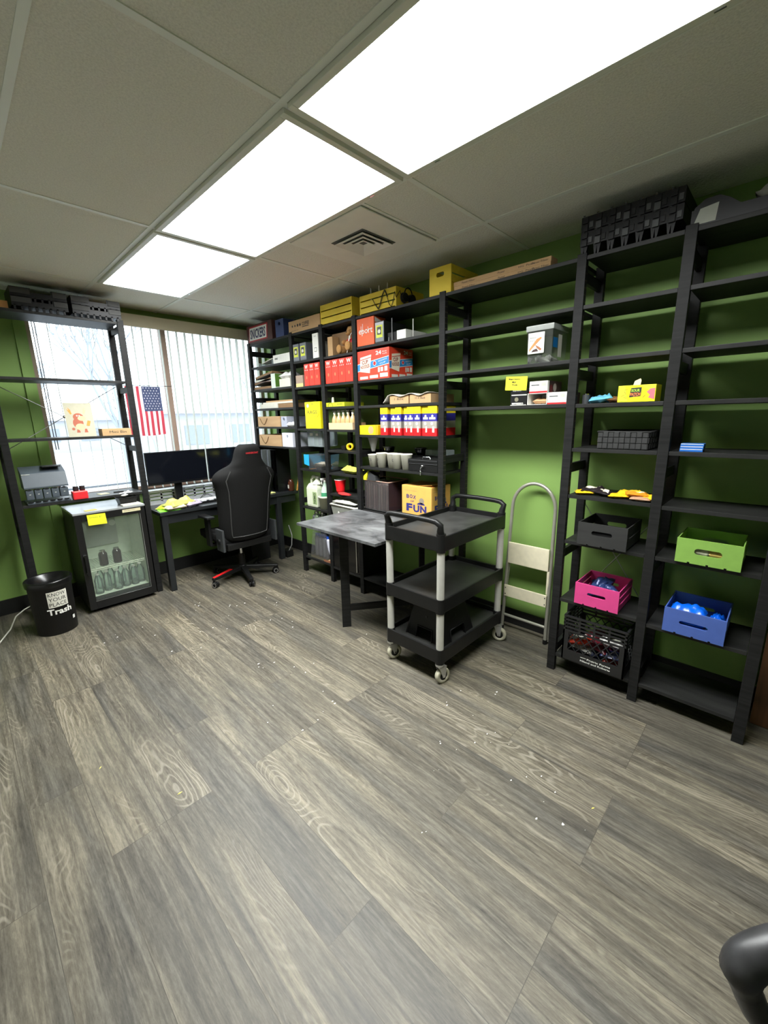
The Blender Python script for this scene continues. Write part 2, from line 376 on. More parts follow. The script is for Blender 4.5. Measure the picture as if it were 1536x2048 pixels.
# brown door leaf beyond the last post
mb = MB(); mb.box(2.50, -.94, .005, 2.54, -.055, 2.03, wood_mat('brown_door_wood', rgb(62, 40, 22), rgb(92, 60, 34), (20, 20, 1.5)))
d = struct(mb, 'door_1'); mb = MB(); mb.cyl((2.5, -.86, 1.0), (2.45, -.86, 1.0), .012, alu); mb.cyl((2.455, -.86, 1.0), (2.455, -.75, 1.0), .010, alu); mb.build('door_handle', d)

# ------------------------------------------------------------------ outside
for_snow = pm('snowy_ground', 186, 188, 192, .9, noise_amt=.12, nscale=.8)
mb = MB(); mb.box(-60, YW+.6, -.75, 80, 120, -.7, for_snow); struct(mb, 'ground')
asph = pm('wet_asphalt', 150, 156, 166, .5, noise_amt=.35, nscale=3)
mb = MB(); mb.box(-30, 7.5, -.7, 7, 13, -.68, asph); struct(mb, 'road')
bld = pm('haze_paled_brick', 178, 180, 184, .8); roofw = pm('snow_roof', 222, 226, 232, .9); dwin = pm('far_windows', 146, 154, 164, .4)  # wall and window colours lightened to imitate haze over distance
def building(x0, y0, w, d, h, label):
    t = thing('building', label, 'building', (x0, y0, -.7), 0, 'buildings across the street')
    mb = MB(); mb.box(0, 0, 0, w, d, h, bld); mb.build('wall', t)
    mb = MB(); mb.box(-.4, -.4, h, w+.4, d+.4, h+.22, roofw); mb.build('roof', t)
    k = int(w/2.4)
    for i in range(k):
        mb = MB(); mb.box((i+.25)*w/k, -.04, h*.35, (i+.75)*w/k, 0, h*.75, dwin); mb.build('window', t)
building(8.5, 24, 13, 6, 2.6, 'low pale building with a snowy roof seen through the right window pane')
building(-4, 40, 16, 6, 2.4, 'distant pale building behind the bare tree in the left window pane')
bark = pm('haze_tinted_bark', 158, 164, 172, .9)  # light grey-blue puts the outdoor haze into the bark colour
def tree(x, y, h, seed, label):
    rnd = random.Random(seed); mb = MB()
    def br(p, d, L, r, k):
        q = p+d*L; mb.tube([p, p+d*L*.5+Vector((rnd.uniform(-.05,.05), 0, .03))*L, q], [r, r*.8, r*.6], bark, n=5, caps=False)
        if k == 0: return
        for i in range(3 if k > 1 else 4):
            dd = (d+Vector((rnd.uniform(-.75, .75), rnd.uniform(-.4, .4), rnd.uniform(-.1, .5)))).normalized()
            br(q, dd, L*rnd.uniform(.6, .8), r*.6, k-1)
    br(Vector((0, 0, 0)), Vector((rnd.uniform(-.05, .05), 0, 1)).normalized(), h*.3, h*.012, 5)
    solo(mb, 'bare_tree', label, 'tree', (x, y, -.7), 0, 'bare trees outside the window')
tree(3.6, 14, 6.4, 3, 'bare winter tree outside behind the moose picture')
tree(9.0, 16, 5.0, 5, 'bare winter tree outside beside the right edge of the window')
tree(6.6, 21, 4.6, 8, 'smaller bare winter tree outside right of the bronze window mullion')
tree(2.4, 24, 6.0, 11, 'distant bare winter tree outside at the left edge of the window')
mb = MB(); fm = pm('fence_rail', 96, 100, 110, .5)
for z in (0, .45, .95): mb.tube([(-3, 7.2, z), (8, 7.2, z)], .016, fm, n=6)
for i in range(12): mb.tube([(-3+i, 7.2, -.35), (-3+i, 7.2, .98)], .02, fm, n=6)
solo(mb, 'railing', 'thin grey metal railing outside below the window', 'railing', (0, 0, -.35))

# ------------------------------------------------------------------ vertical blind
slatm = bpy.data.materials.new('blind_vinyl'); slatm.use_nodes = True; nt = slatm.node_tree; nt.nodes.clear()
o_ = nt.nodes.new('ShaderNodeOutputMaterial'); df = nt.nodes.new('ShaderNodeBsdfDiffuse'); df.inputs[0].default_value = (.86, .87, .84, 1)
tl = nt.nodes.new('ShaderNodeBsdfTranslucent'); tl.inputs[0].default_value = (.88, .90, .87, 1); ms = nt.nodes.new('ShaderNodeMixShader'); ms.inputs[0].default_value = .62
wv = nt.nodes.new('ShaderNodeTexNoise'); wv.inputs['Scale'].default_value = 40
nt.links.new(df.outputs[0], ms.inputs[1]); nt.links.new(tl.outputs[0], ms.inputs[2]); nt.links.new(ms.outputs[0], o_.inputs[0])
t = thing('vertical_blind', 'off-white vertical slat blind hanging open across the whole window', 'blind', (0, 4.33, 0))
beige = pm('beige_valance', 190, 182, 158, .6, noise_amt=.02)
mb = MB(); mb.box(.56, -.055, 2.325, 2.655, -.045, 2.425, beige); mb.box(.56, -.045, 2.417, 2.655, .07, 2.425, beige); mb.box(.56, -.045, 2.325, .568, .07, 2.417, beige)
mb.build('valance', t)
mb = MB(); mb.box(.57, -.02, 2.37, 2.65, .03, 2.40, white); mb.build('head_rail', t)
a = .19; x = .70; sl = None; i = 0
while x < 2.63:
    aa = a+random.Random(i).uniform(-.03, .03)
    if sl is None:
        mb = MB(); mb.box(-.0007, -.042, .885, .0007, .042, 2.368, slatm); sl = mb.build('slat', t, (x, 0, 0))
        o = sl
    else:
        o = sl.copy(); COL.objects.link(o); o.location = (x, 0, 0); o.parent = t
    o.rotation_euler = (0, 0, -aa); x += .0755; i += 1
mb = MB()
for xx in (.605, .622): mb.tube([(xx, -.01, 2.37), (xx+.002, -.015, 1.3)], .003, plasg, n=6)
mb.build('cord', t)

# ------------------------------------------------------------------ lights
def emis(name, col, st):
    m = bpy.data.materials.new(name); m.use_nodes = True; nt = m.node_tree; nt.nodes.clear()
    o = nt.nodes.new('ShaderNodeOutputMaterial'); e = nt.nodes.new('ShaderNodeEmission'); e.inputs[0].default_value = (*col, 1); e.inputs[1].default_value = st
    # prismatic lens: throws more light straight down than sideways
    g = nt.nodes.new('ShaderNodeNewGeometry'); d = nt.nodes.new('ShaderNodeVectorMath'); d.operation = 'DOT_PRODUCT'
    nt.links.new(g.outputs['Incoming'], d.inputs[0]); nt.links.new(g.outputs['Normal'], d.inputs[1])
    a = nt.nodes.new('ShaderNodeMath'); a.operation = 'ABSOLUTE'; nt.links.new(d.outputs['Value'], a.inputs[0])
    p = nt.nodes.new('ShaderNodeMath'); p.operation = 'POWER'; p.inputs[1].default_value = .9; nt.links.new(a.outputs[0], p.inputs[0])
    q = nt.nodes.new('ShaderNodeMath'); q.operation = 'MULTIPLY'; q.inputs[1].default_value = st; nt.links.new(p.outputs[0], q.inputs[0]); nt.links.new(q.outputs[0], e.inputs[1])
    nt.links.new(e.outputs[0], o.inputs[0]); return m
LIGHT = 48.0
lens = emis('lit_diffuser', (.975, 1.0, .985), LIGHT)
def troffer(y0, y1, label):
    t = thing('ceiling_light', label, 'ceiling light', (.94, y0, ZC-.018), 0, 'fluorescent ceiling lights')
    w, d = .585, y1-y0; mb = MB(); f = .026
    for a in ((0, 0, w, f), (0, d-f, w, d), (0, f, f, d-f), (w-f, f, w, d-f)): mb.box(a[0], a[1], 0, a[2], a[3], .017, fix, b=.003)
    mb.build('frame', t)
    mb = MB(); mb.box(f, f, .008, w-f, d-f, .014, lens); mb.build('diffuser', t)
    for yy in (.16, d-.18):
        mb = MB(); mb.box(w-.018, yy, -.002, w-.012, yy+.025, 0, chrome); mb.build('latch', t)
troffer(.10, 1.305, 'largest, nearest lit fluorescent ceiling panel, cut by the top of the photo')
troffer(1.327, 2.53, 'middle lit fluorescent ceiling panel beside the air vent')
troffer(2.551, 3.71, 'farthest lit fluorescent ceiling panel near the window')

# air vent
t = thing('ceiling_vent', 'square ceiling air vent with nested louvres in a white panel', 'vent', (1.848, 1.914, ZC-.013))
ventm = pm('vent_paint', 232, 232, 226, .5, noise_amt=.06, nscale=9)
mb = MB(); mb.box(-.295, -.295, .002, .295, .295, .009, ventm, b=.003); mb.build('panel', t)
mb = MB(); mb.box(-.13, -.13, -.0005, .13, .13, .0015, pm('vent_shade_grey', 96, 96, 92, .8)); mb.build('recess_shade', t)  # flat grey plate, painted stand-in for shade inside the vent
mb = MB()
for k, (ro, ri) in enumerate(((.118, .086), (.080, .050), (.045, .018))):
    z0, z1 = -.011, -.001
    for q in range(4):
        T = Matrix.Rotation(q*PI/2, 4, 'Z')
        mb.add([(-ro, -ro, z0), (ro, -ro, z0), (ri, -ri, z1), (-ri, -ri, z1), (-ro, -ro, z0+.003), (ro, -ro, z0+.003), (ri, -ri, z1+.003), (-ri, -ri, z1+.003)],
               [(0,3,2,1),(4,5,6,7),(0,1,5,4),(2,3,7,6)], ventm, False, T)
mb.build('louvre', t)

# world
w = bpy.data.worlds.new('world'); sc.world = w; w.use_nodes = True
bg = w.node_tree.nodes['Background']; bg.inputs[0].default_value = (.93, .965, 1.0, 1); bg.inputs[1].default_value = 4.3
sc.view_settings.view_transform = 'Standard'; sc.view_settings.look = 'None'; sc.view_settings.gamma = 1; sc.view_settings.use_curve_mapping = False
sc.view_settings.exposure = 0
sc.cycles.max_bounces = 8; sc.cycles.diffuse_bounces = 5; sc.cycles.transparent_max_bounces = 24; sc.cycles.use_denoising = True
sc.cycles.caustics_reflective = False; sc.cycles.caustics_refractive = False; sc.cycles.sample_clamp_indirect = 6

# ------------------------------------------------------------------ wall shelving
XF, XBK = 2.295, 2.563     # front faces of the front and back posts
YF = [0.0, .437, .873, 1.706, 2.535, 2.945, 3.385, 4.135]   # far edge of each side frame
PW = .044; ZT = 2.262; DP = 2.600
t = thing('shelving_unit', 'long black wooden shelving run along the green wall with seven bays', 'shelves', (XF, 0, 0))
for i, y in enumerate(YF):
    zb = .737 if i == 7 else 0
    fr = bpy.data.objects.new('side_frame', None); COL.objects.link(fr); fr.parent = t; fr.location = (0, y-PW, 0); fr.empty_display_size = .05
    for nm, x0, x1 in (('front_post', 0, .032), ('back_post', DP-XF-.032, DP-XF)):
        mb = MB(); mb.box(x0, 0, zb, x1, PW, ZT, black, b=.0025)
        if nm == 'back_post' or i in (2, 3):
            z = zb+.06
            while z < ZT-.03:
                for xx in (x0+.009, x0+.023): mb.disc(((xx, -.0005, z), (1, 0, 0), (0, 0, 1)), 0, 0, .0019, tan, n=6)
                z += .032
        mb.build(nm, fr)
    for z in ([.10, .70, 1.19, 1.68, 2.14] if i < 7 else [1.19, 1.68, 2.14]):
        mb = MB(); mb.box(.032, .012, z, DP-XF-.032, PW-.012, z+.05, black, b=.002); mb.build('rung', fr)
BAY = {'A': (0, 1, [2.25, 2.027, 1.775, 1.554, 1.327, 1.070, .818, .458, .115]),
 'B': (1, 2, [2.25, 2.027, 1.775, 1.554, 1.327, 1.076, .818, .469, .114]),
 'C': (2, 3, [2.25, 2.03, 1.778, 1.557]),
 'D': (3, 4, [2.25, 2.034, 1.785, 1.597, 1.373, 1.120, .757, .155]),
 'E': (4, 5, [2.25, 2.005, 1.788, 1.600, 1.411, 1.235, 1.037, .852, .60, .155]),
 'F': (5, 6, [2.25, 2.010, 1.788, 1.418, 1.045, .676, .519, .165]),
 'G': (6, 7, [2.25, 2.025, 1.804, 1.615, 1.433, 1.240])}
for k, (a, b, zs) in BAY.items():
    y0, y1 = YF[a]+.001, YF[b]-PW-.001
    for z in zs:
        mb = MB(); mb.box(.004, y0, z-.019, DP-XF-.003, y1, z, blackh, b=.002); mb.build('shelf', t)
# cross braces behind bays B and C
mb = MB(); mb.tube([(DP-XF+.004, .42, .35), (DP-XF+.004, .85, 1.0)], .0025, alu, n=5); mb.tube([(DP-XF+.004, .85, .35), (DP-XF+.004, .42, 1.0)], .0025, alu, n=5); mb.build('cross_brace', t)

# ------------------------------------------------------------------ left rack by the window
LX0, LX1, LY, LYB = .250, 1.130, 3.93, 4.235; LZT = 2.295
t = thing('shelving_rack', 'black wooden rack standing in front of the left window pane', 'shelves', (LX0, LY, 0))
W_, D_ = LX1-LX0, LYB-LY
for x in (0, W_-PW):
    fr = bpy.data.objects.new('side_frame', None); COL.objects.link(fr); fr.parent = t; fr.location = (x, 0, 0)
    for nm, y0 in (('front_post', 0), ('back_post', D_-.032)):
        mb = MB(); mb.box(0, y0, 0, PW, y0+.032, LZT, black, b=.0025); mb.build(nm, fr)
    for z in (.10, .70, 1.265, 1.745, 2.21):
        mb = MB(); mb.box(.012, .032, z, PW-.012, D_-.032, z+.045, black, b=.002); mb.build('rung', fr)
for z in (2.278, 1.832, 1.405, .928):
    mb = MB(); mb.box(PW+.001, .003, z-.019, W_-PW-.001, D_-.003, z, blackh, b=.002); mb.build('shelf', t)
mb = MB(); yb = D_+.004
mb.tube([(.02, yb, 1.82), (W_-.02, yb, 1.30)], .003, alu, n=6); mb.tube([(.02, yb+.004, 1.30), (W_-.02, yb+.004, 1.82)], .003, alu, n=6)
mb.lathe([(0, 0), (.012, 0), (.012, .004), (0, .004)], (0, 0, 0), alu, 10, Matrix.Translation((W_/2, yb+.006, 1.56)) @ Matrix.Rotation(PI/2, 4, 'X'))
mb.build('cross_brace', t)
# ================================================================== things on the wall shelving
def at(y, z, x=2.305): return (x, y, z)
def carton(name, label, cat, loc, w, d, h, m, rz=SH, group=None, deco=None, bv=.002):
    mb = MB(); mb.box(0, 0, 0, w, d, h, m, b=bv)
    if deco: deco(mb, w, d, h)
    return solo(mb, name, label, cat, loc, rz, group)
# --- top of the run (z 2.25)
snk = pm('chocolate_brown_card', 74, 44, 40, .5)
def dk(mb, w, d, h):
    F = FRONT(); c = pm('candy_red', 168, 34, 44); bl = pm('candy_blue', 26, 30, 84)
    mb.poly(F, [(.03, .018), (w-.09, .018), (w-.07, h-.015), (.05, h-.015)], c)
    mb.poly(FRONT(.0014), [(.045, .03), (w-.105, .03), (w-.09, h-.027), (.06, h-.027)], white)
    mb.text(FRONT(.002), 'SNICKERS', .068, .042, .1, bl, bold=.03, fitw=w-.185, fith=h-.083, shear=.12)
carton('candy_box', 'dark brown candy carton with a white lettered panel, far end of shelf tops', 'box', at(4.13, 2.251), .47, .26, .172, snk, deco=dk)
def bin_(name, label, loc, w, d, h, m, group=None, cat='box', hz=.75):
    """open magazine bin with a round finger hole in its end"""
    t = thing(name, label, cat, loc, SH, group); mb = MB(); k = .004
    mb.box(0, 0, 0, w, d, .004, m); mb.box(0, 0, .004, k, d, h, m); mb.box(w-k, 0, .004, w, d, h, m); mb.box(k, d-k, .004, w-k, d, h, m)
    cx, cz, r = w/2, h*hz, .014; n = 16
    P = [(cx+r*math.cos(2*PI*i/n), cz+r*math.sin(2*PI*i/n)) for i in range(n)]
    # front end with a real hole: fan of quads to the border
    B = []
    for i in range(n):
        c, s_ = math.cos(2*PI*i/n), math.sin(2*PI*i/n); q = 1e9
        for (lim, cc, base) in ((w-k, c, cx), (k, c, cx), (h, s_, cz), (.004, s_, cz)):
            if abs(cc) > 1e-6:
                v = (lim-base)/cc
                if v > 0: q = min(q, v)
        B.append((cx+c*q, cz+s_*q))
    for cc_ in ((k, .004), (w-k, .004), (w-k, h), (k, h)):
        B[min(range(n), key=lambda j: (B[j][0]-cc_[0])**2+(B[j][1]-cc_[1])**2)] = cc_
    for yy in (0, k):
        mb.add([(p[0], yy, p[1]) for p in P]+[(p[0], yy, p[1]) for p in B], [(i, (i+1) % n, n+(i+1) % n, n+i) for i in range(n)], m)
    mb.build('body', t)
    mb = MB(); mb.cyl((cx, -.002, cz), (cx, .005, cz), r+.003, m, n=16, caps=False); mb.build('grip_ring', t)
    return t
navy = pm('navy_board', 44, 60, 104, .55)
bin_('magazine_bin', 'dark blue magazine bin on the shelf tops beside the chocolate carton', at(3.60, 2.251), .135, .26, .15, navy)
def dcf(mb, w, d, h):
    F = FRONT()
    for i, (x, s) in enumerate(((.06, .018), (.10, .018), (.14, .024), (.175, .024))): mb.disc(F, x, h*.55, s/2, ink, n=12)
    mb.text(F, 'COFFEE', .205, h*.42, .03, ink, fitw=.10, fith=.028, bold=.02); mb.rect(F, .205, h*.30, .30, h*.36, ink)
    mb.text(F, 'handle with care', .03, .014, .012, ink, fitw=.12)
carton('flat_carton', 'wide flat cardboard carton with black print on the shelf tops', 'box', at(3.385, 2.251), .455, .28, .10, card, deco=dcf)
# yellow slatted crates
yw = wood_mat('yellow_painted_wood', rgb(206, 178, 44), rgb(226, 200, 66), (3, 12, 12), .55)
def crate(name, label, cat, loc, w, d, h, m, rz=SH, slats=3, ends='side', hole=True, group=None, notch=True, gap=.008, hw=.36, hh=.20, hy=.62):
    """slatted crate. ends='side': slatted long face is the front. ends='front': handle end is the front"""
    t = thing(name, label, cat, loc, rz, group); k = .009
    L, Wd = (w, d) if ends == 'side' else (d, w)       # L along slats, Wd across the handled ends
    # local build frame: handled end in plane A-Z at B=0 and B=L
    def place(mb, fn):
        pass
    T0 = Matrix.Identity(4) if ends == 'front' else Matrix(((0, 1, 0, 0), (1, 0, 0, 0), (0, 0, 1, 0), (0, 0, 0, 1)))
    # end panel outline with bottom notches, hole stitched by bridging
    def endp(b):
        mb = MB(); n = 24; cx, cz = Wd/2, h*hy; rx, rz_ = Wd*hw/2, h*hh/2
        hp = []
        for i in range(n):
            c, s_ = math.cos(2*PI*i/n), math.sin(2*PI*i/n)
            hp.append((cx+(rx-rz_)*(1 if c > 1e-6 else -1 if c < -1e-6 else 0)+rz_*c, cz+rz_*s_))
        bp = []
        for i in range(n):
            c, s_ = math.cos(2*PI*i/n), math.sin(2*PI*i/n); q = 1e9
            for lim, cc, base in ((Wd, c, cx), (0, c, cx), (h, s_, cz), (.006, s_, cz)):
                if abs(cc) > 1e-6 and (lim-base)/cc > 0: q = min(q, (lim-base)/cc)
            bp.append([cx+c*q, cz+s_*q])
        for cx_, cz_ in ((0, .006), (Wd, .006), (Wd, h), (0, h)):
            i = min(range(n), key=lambda j: (bp[j][0]-cx_)**2+(bp[j][1]-cz_)**2); bp[i] = [cx_, cz_]
        for y0, y1 in ((b, b+k),):
            V = [(p[0], y0, p[1]) for p in hp]+[(p[0], y0, p[1]) for p in bp]+[(p[0], y1, p[1]) for p in hp]+[(p[0], y1, p[1]) for p in bp]
            Fc = []
            for i in range(n):
                j = (i+1) % n
                Fc += [(i, j, n+j, n+i), (2*n+i, 3*n+i, 3*n+j, 2*n+j), (i, 2*n+i, 2*n+j, j), (n+i, n+j, 3*n+j, 3*n+i)]
            mb.add(V, Fc, m, False, T0)
        if notch:     # little feet between notches
            q = [0, .20, .24, .49, .53, .76, .80, 1]
            for a, c in zip(q[::2], q[1::2]): mb.box(a*Wd, b, 0, c*Wd, b+k, .006, m, T0)
        else: mb.box(0, b, 0, Wd, b+k, .006, m, T0)
        mb.build('end_panel', t)
    endp(0); endp(L-k)
    sh = (h-.006-gap*(slats-1))/slats
    for a0 in (0.0, Wd-.006):
        for i in range(slats):
            z0 = .006+i*(sh+gap); mb = MB(); mb.box(a0+.0006, k, z0, a0+.0054, L-k, z0+sh-.0005, m, T0, b=.001); mb.build('slat', t)
    mb = MB(); mb.box(.006, k, .006, Wd-.006, L-k, .011, m, T0); mb.build('base', t)
    return t
def ycr(loc, label, w, d, h, **k): return crate('wooden_crate', label, 'crate', loc, w, d, h, yw, group=None, notch=False, **k)
ycr(at(2.918, 2.251), 'yellow slatted wooden crate on the shelf tops above the teddy bear', .385, .27, .152)
mb = MB(); mb.box(.02, .04, .153, .37, .255, .160, plas, b=.003); solo(mb, 'black_tray', 'thin black tray lying across the yellow crate above the teddy bear', 'tray', at(2.918, 2.251), SH)
c2 = ycr(at(2.445, 2.251), 'yellow slatted wooden crate on the shelf tops with a black cable zigzagging over its front', .365, .30, .128)
mb = MB(); P = [(.14, .085), (.165, .045), (.195, .008), (.215, .035), (.24, .095), (.26, .122), (.28, .085), (.305, .02), (.325, -.0), (.345, .04), (.358, .09), (.372, .05)]
pts = [(a, -.006, b) for a, b in P]+[(.374, .03, .10), (.376, .06, .03)]
sm = []
for i in range(len(pts)-1):
    for q in range(4):
        a_, b_ = Vector(pts[i]), Vector(pts[i+1]); u = q/4; u = u*u*(3-2*u); sm.append(a_.lerp(b_, u))
mb.tube(sm, .0022, plas, n=6)
mb.tube([(a+.008, b-.001, c-.004) for a, b, c in sm[4:26]], .0022, plas, n=6)
solo(mb, 'cable', 'thin black cable draped in zigzags over a yellow crate on the shelf tops', 'cable', at(2.445, 2.253), SH)
t = thing('headphones', 'black headphones hanging on the end of the yellow crate with the zigzag cable', 'headphones', at(2.078, 2.251, 2.40), SH)
for yy in (-.025, .055):
    mb = MB(); mb.cyl((.004, yy, .062), (.026, yy, .062), .030, plas, n=16); mb.cyl((.004, yy, .062), (.009, yy, .062), .034, plasg, n=16); mb.build('ear_cup', t)
mb = MB(); mb.tube([(.015, -.025+.04*(1-math.cos(PI*i/10)), .085+.045*math.sin(PI*i/10)) for i in range(11)], .004, plas, n=6); mb.build('headband', t)
for i, yy in enumerate((2.405, 2.32, 2.235)):
    mb = MB(); mb.box(0, 0, 0, .03, .1, .022, plas, b=.003); mb.cyl((.015, .01, .02), (.015, .01, .175), .0035, white, n=8)
    solo(mb, 'aerial', ['leftmost', 'middle', 'rightmost'][i]+' of three thin white aerials poking out of the yellow crate', 'aerial', at(yy, 2.264, 2.36), SH, 'white aerials in the crate')
crate('wooden_crate', 'yellow wooden crate with its handle end facing out, above the tallest bare post', 'crate', at(1.792, 2.251), .166, .30, .158, yw, ends='front', notch=False, hw=.36, hh=.17, hy=.72)
def dl(mb, w, d, h):
    F = FRONT()
    for i, a in enumerate((.06, .30, .50, w-.18)): mb.text(F, ['Pexel Filter', 'Pexel', 'Pexel Filter', 'HG  Pexel'][i], a, h*.30, .014, ink, fitw=.09 if i != 1 else .04)
carton('long_carton', 'long thin cardboard carton on the shelf tops, lower of two', 'box', at(1.618, 2.251, 2.325), .60, .08, .026, card, deco=dl)
carton('long_carton', 'long thin cardboard carton on the shelf tops, upper of two', 'box', at(1.622, 2.2775, 2.327), .605, .08, .026, card, deco=dl)
# ribbed black trays
tray = mat('black_tray_plastic', (.008, .008, .009), .38, nscale=20, noise_amt=.3, spec=.25)
def ribtray(loc, label, w, d, h, n, rz=SH, feet=True, group=None, slot=False):
    t = thing('plastic_tray', label, 'tray', loc, rz, group); mb = MB(); f0 = .045 if feet else .004
    mb.box(0, 0, f0, w, d, f0+.006, tray); 
    for a in ((0, 0, w, .006), (0, d-.006, w, d), (0, .006, .006, d-.006), (w-.006, .006, w, d-.006)): mb.box(a[0], a[1], f0+.006, a[2], a[3], h, tray)
    mb.build('body', t); mb = MB(); s = w/n
    for i in range(n):
        a = i*s; mb.box(a+s*.12, -.008, f0-.004, a+s*.55, 0, f0+.026, plasg if i % 2 else tray, b=.003); mb.box(a+s*.12, -.008, f0+.030, a+s*.55, 0, h-.004, tray, b=.003); mb.box(a+s*.62, -.005, f0+.008, a+s*.92, 0, f0+.034, tray if i % 2 else plasg, b=.002)
        mb.add([(a+s*.12, -.004, f0+.066), (a+s*.30, -.004, f0+.066), (a+s*.24, -.006, h-.01), (a+s*.18, -.006, h-.01)], [(0, 1, 2, 3)], plasg)
    mb.build('ribbed_wall', t)
    if feet:
        for i in range(n):
            mb = MB(); a = i*s+s*.30; mb.prism(((a, .002, 0), (1, 0, 0), (0, 0, 1)), [(-.010, 0), (-.004, 0), (0, f0*.8), (.004, 0), (.010, 0), (.017, f0), (-.017, f0)], -.014, tray); mb.build('foot', t)
        for i in range(4): mb = MB(); mb.box(w*(i+.4)/4, d*.6, 0, w*(i+.4)/4+.02, d*.6+.02, f0, tray); mb.build('foot', t)
    return t
ribtray(at(.868, 2.251), 'ribbed black plastic tray on the shelf tops near the right end, under another', .415, .27, .105, 7)
ribtray(at(.868, 2.316), 'ribbed black plastic tray topmost on the shelf tops near the right end', .415, .27, .105, 7)
t = thing('storage_tote', 'black plastic tote with scooped sides and a pale label on the shelf tops', 'tote', at(.425, 2.251), SH)
mb = MB(); w, d = .43, .28
prof = [(0, 0), (w, 0), (w, .105), (w-.13, .105), (w-.16, .045), (.16, .045), (.125, .075), (.09, .095), (.045, .095), (.01, .07)]
mb.prism(((0, 0, 0), (1, 0, 0), (0, 0, 1)), prof, -.008, tray); mb.prism(((0, d-.008, 0), (1, 0, 0), (0, 0, 1)), prof, -.008, tray)
mb.box(0, .008, 0, w, d-.008, .006, tray); mb.box(0, .008, .006, .006, d-.008, .065, tray); mb.box(w-.006, .008, .006, w, d-.008, .07, tray); mb.build('body', t)
mb = MB(); mb.poly(FRONT(.001), [(.012, .006), (.085, .006), (.09, .070), (.03, .062)], pm('grey_label', 150, 152, 142, .6)); mb.build('label', t)
mb = MB(); mb.pouch((.30, .06, .03), .20, .12, .06, pm('grey_cloth', 120, 120, 112, .9), seed=4); solo(mb, 'folded_cloth', 'crumpled grey cloth in the scooped black tote on the shelf tops', 'cloth', at(.425, 2.2575), SH)

# --- bay G (z 2.025)
def dw(mb, w, d, h):
    mb.text(FRONT(), 'NOMAD', .03, h*.42, .03, ink, fitw=.055, fith=.018, bold=.02)
    for i in range(8): mb.rect(FRONT(), .11+i*.018, .012, .111+i*.018, h-.012, plasg)
carton('white_carton', 'low white carton with fine grey lines, second shelf of the bay by the window', 'box', at(3.680, 2.026), .285, .22, .075, white, deco=dw)
t = thing('letter_tray', 'clear letter tray with a slanting white sheet, second shelf by the window', 'tray', at(3.945, 2.026), SH)
clr = thin_glass('milky_clear_plastic', (.92, .97, .98), .25, .08, .25, (.75, .85, .88))
mb = MB(); mb.box(0, 0, 0, .245, .25, .004, clr); mb.box(0, 0, .004, .004, .25, .03, clr); mb.box(.241, 0, .004, .245, .25, .045, clr); mb.box(.004, .246, .004, .241, .25, .03, clr); mb.build('tray_body', t)
mb = MB(); mb.box(.02, .02, .0045, .22, .23, .012, offw, Matrix.Translation((0, 0, .012)) @ Matrix.Rotation(-.16, 4, 'Y')); solo(mb, 'paper_stack', 'slanting white papers in the clear letter tray by the window', 'paper', at(3.945, 2.028), SH)
# binders with lime labels (three alike)
lime = pm('lime_label', 206, 214, 70, .5); gbox = pm('grey_binder', 92, 96, 104, .45)
def binder(loc, label, m=gbox, s=1):
    t = thing('card_reader_box', label, 'box', loc, SH, 'slim grey boxes with lime labels'); w, d, h = .092*s, .24, .145*s
    mb = MB(); mb.box(0, 0, 0, w, d, h, m, b=.003); mb.box(.004, -.0015, .008, w-.004, 0, h-.006, pm('clear_front', 120, 124, 132, .2)); mb.build('box_body', t)
    mb = MB(); F = FRONT(.0025); mb.rect(F, .014, .035, w-.014, h*.82, lime); mb.rect(FRONT(.0032), .025, .055, w-.025, h*.74, plasg); mb.disc(FRONT(.0038), w/2, h*.53, .014, offw); mb.build('label', t)
    return t
b1 = binder(at(3.340, 2.011), 'slim grey box with a lime label, left of the pair on the second shelf')
b2 = binder(at(3.235, 2.011), 'slim grey box with a lime label, right of the pair on the second shelf')
carton('device_carton', 'dark grey carton standing behind the two slim boxes with lime labels', 'box', at(3.335, 2.011, 2.555), .17, .034, .205, pm('dark_carton', 58, 56, 62, .6))
def dwt(mb, w, d, h):
    mb.text(FRONT(), 'SAMS', w*.3, h*.86, .012, plasg, fitw=w*.4); mb.rect(FRONT(), w*.3, h*.25, w*.75, h*.42, plasg); mb.rect(FRONT(.0012), w*.33, h*.27, w*.72, h*.40, white)
carton('white_carton', 'tall narrow white carton beside a post, second shelf, left of the teddy bear', 'box', at(3.048, 2.011), .078, .20, .196, white, deco=dwt)
# teddy bear & its neighbours
carton('brown_carton', 'brown cardboard carton behind the teddy bear', 'box', at(2.898, 2.006, 2.40), .30, .19, .185, cardd)
carton('narrow_carton', 'narrow upright cardboard carton left of the teddy bear', 'box', at(2.868, 2.006, 2.325), .062, .07, .152, card)
fur = mat('teddy_fur', rgb(176, 132, 80), .95, noise_amt=.3, nscale=160, bump=1.0)
t = thing('teddy_bear', 'brown teddy bear in a red shirt sitting on a shelf', 'teddy bear', at(2.652, 2.006, 2.325), SH)
mb = MB()
for c, r in (((0, .09, .075), (.055, .05, .072)), ((.012, .075, .170), (.052, .048, .050)), ((.012, .030, .158), (.026, .022, .020)), ((-.034, .08, .206), (.017, .012, .016)), ((.052, .08, .206), (.017, .012, .016)),
   ((-.052, .030, .034), (.028, .055, .034)), ((.058, .020, .045), (.030, .058, .036)), ((.058, -.022, .052), (.030, .018, .036)), ((-.052, -.018, .040), (.028, .016, .034)), ((-.060, .055, .095), (.020, .034, .022)), ((.068, .045, .112), (.022, .022, .042))):
    mb.ell(c, r, fur, 20)
o = mb.build('body', t); rm = o.modifiers.new('remesh', 'REMESH'); rm.mode = 'VOXEL'; rm.voxel_size = .0045; rm.use_smooth_shade = True
mb = MB(); mb.ell((0, .088, .095), (.058, .054, .040), red, 18); mb.build('shirt', t)
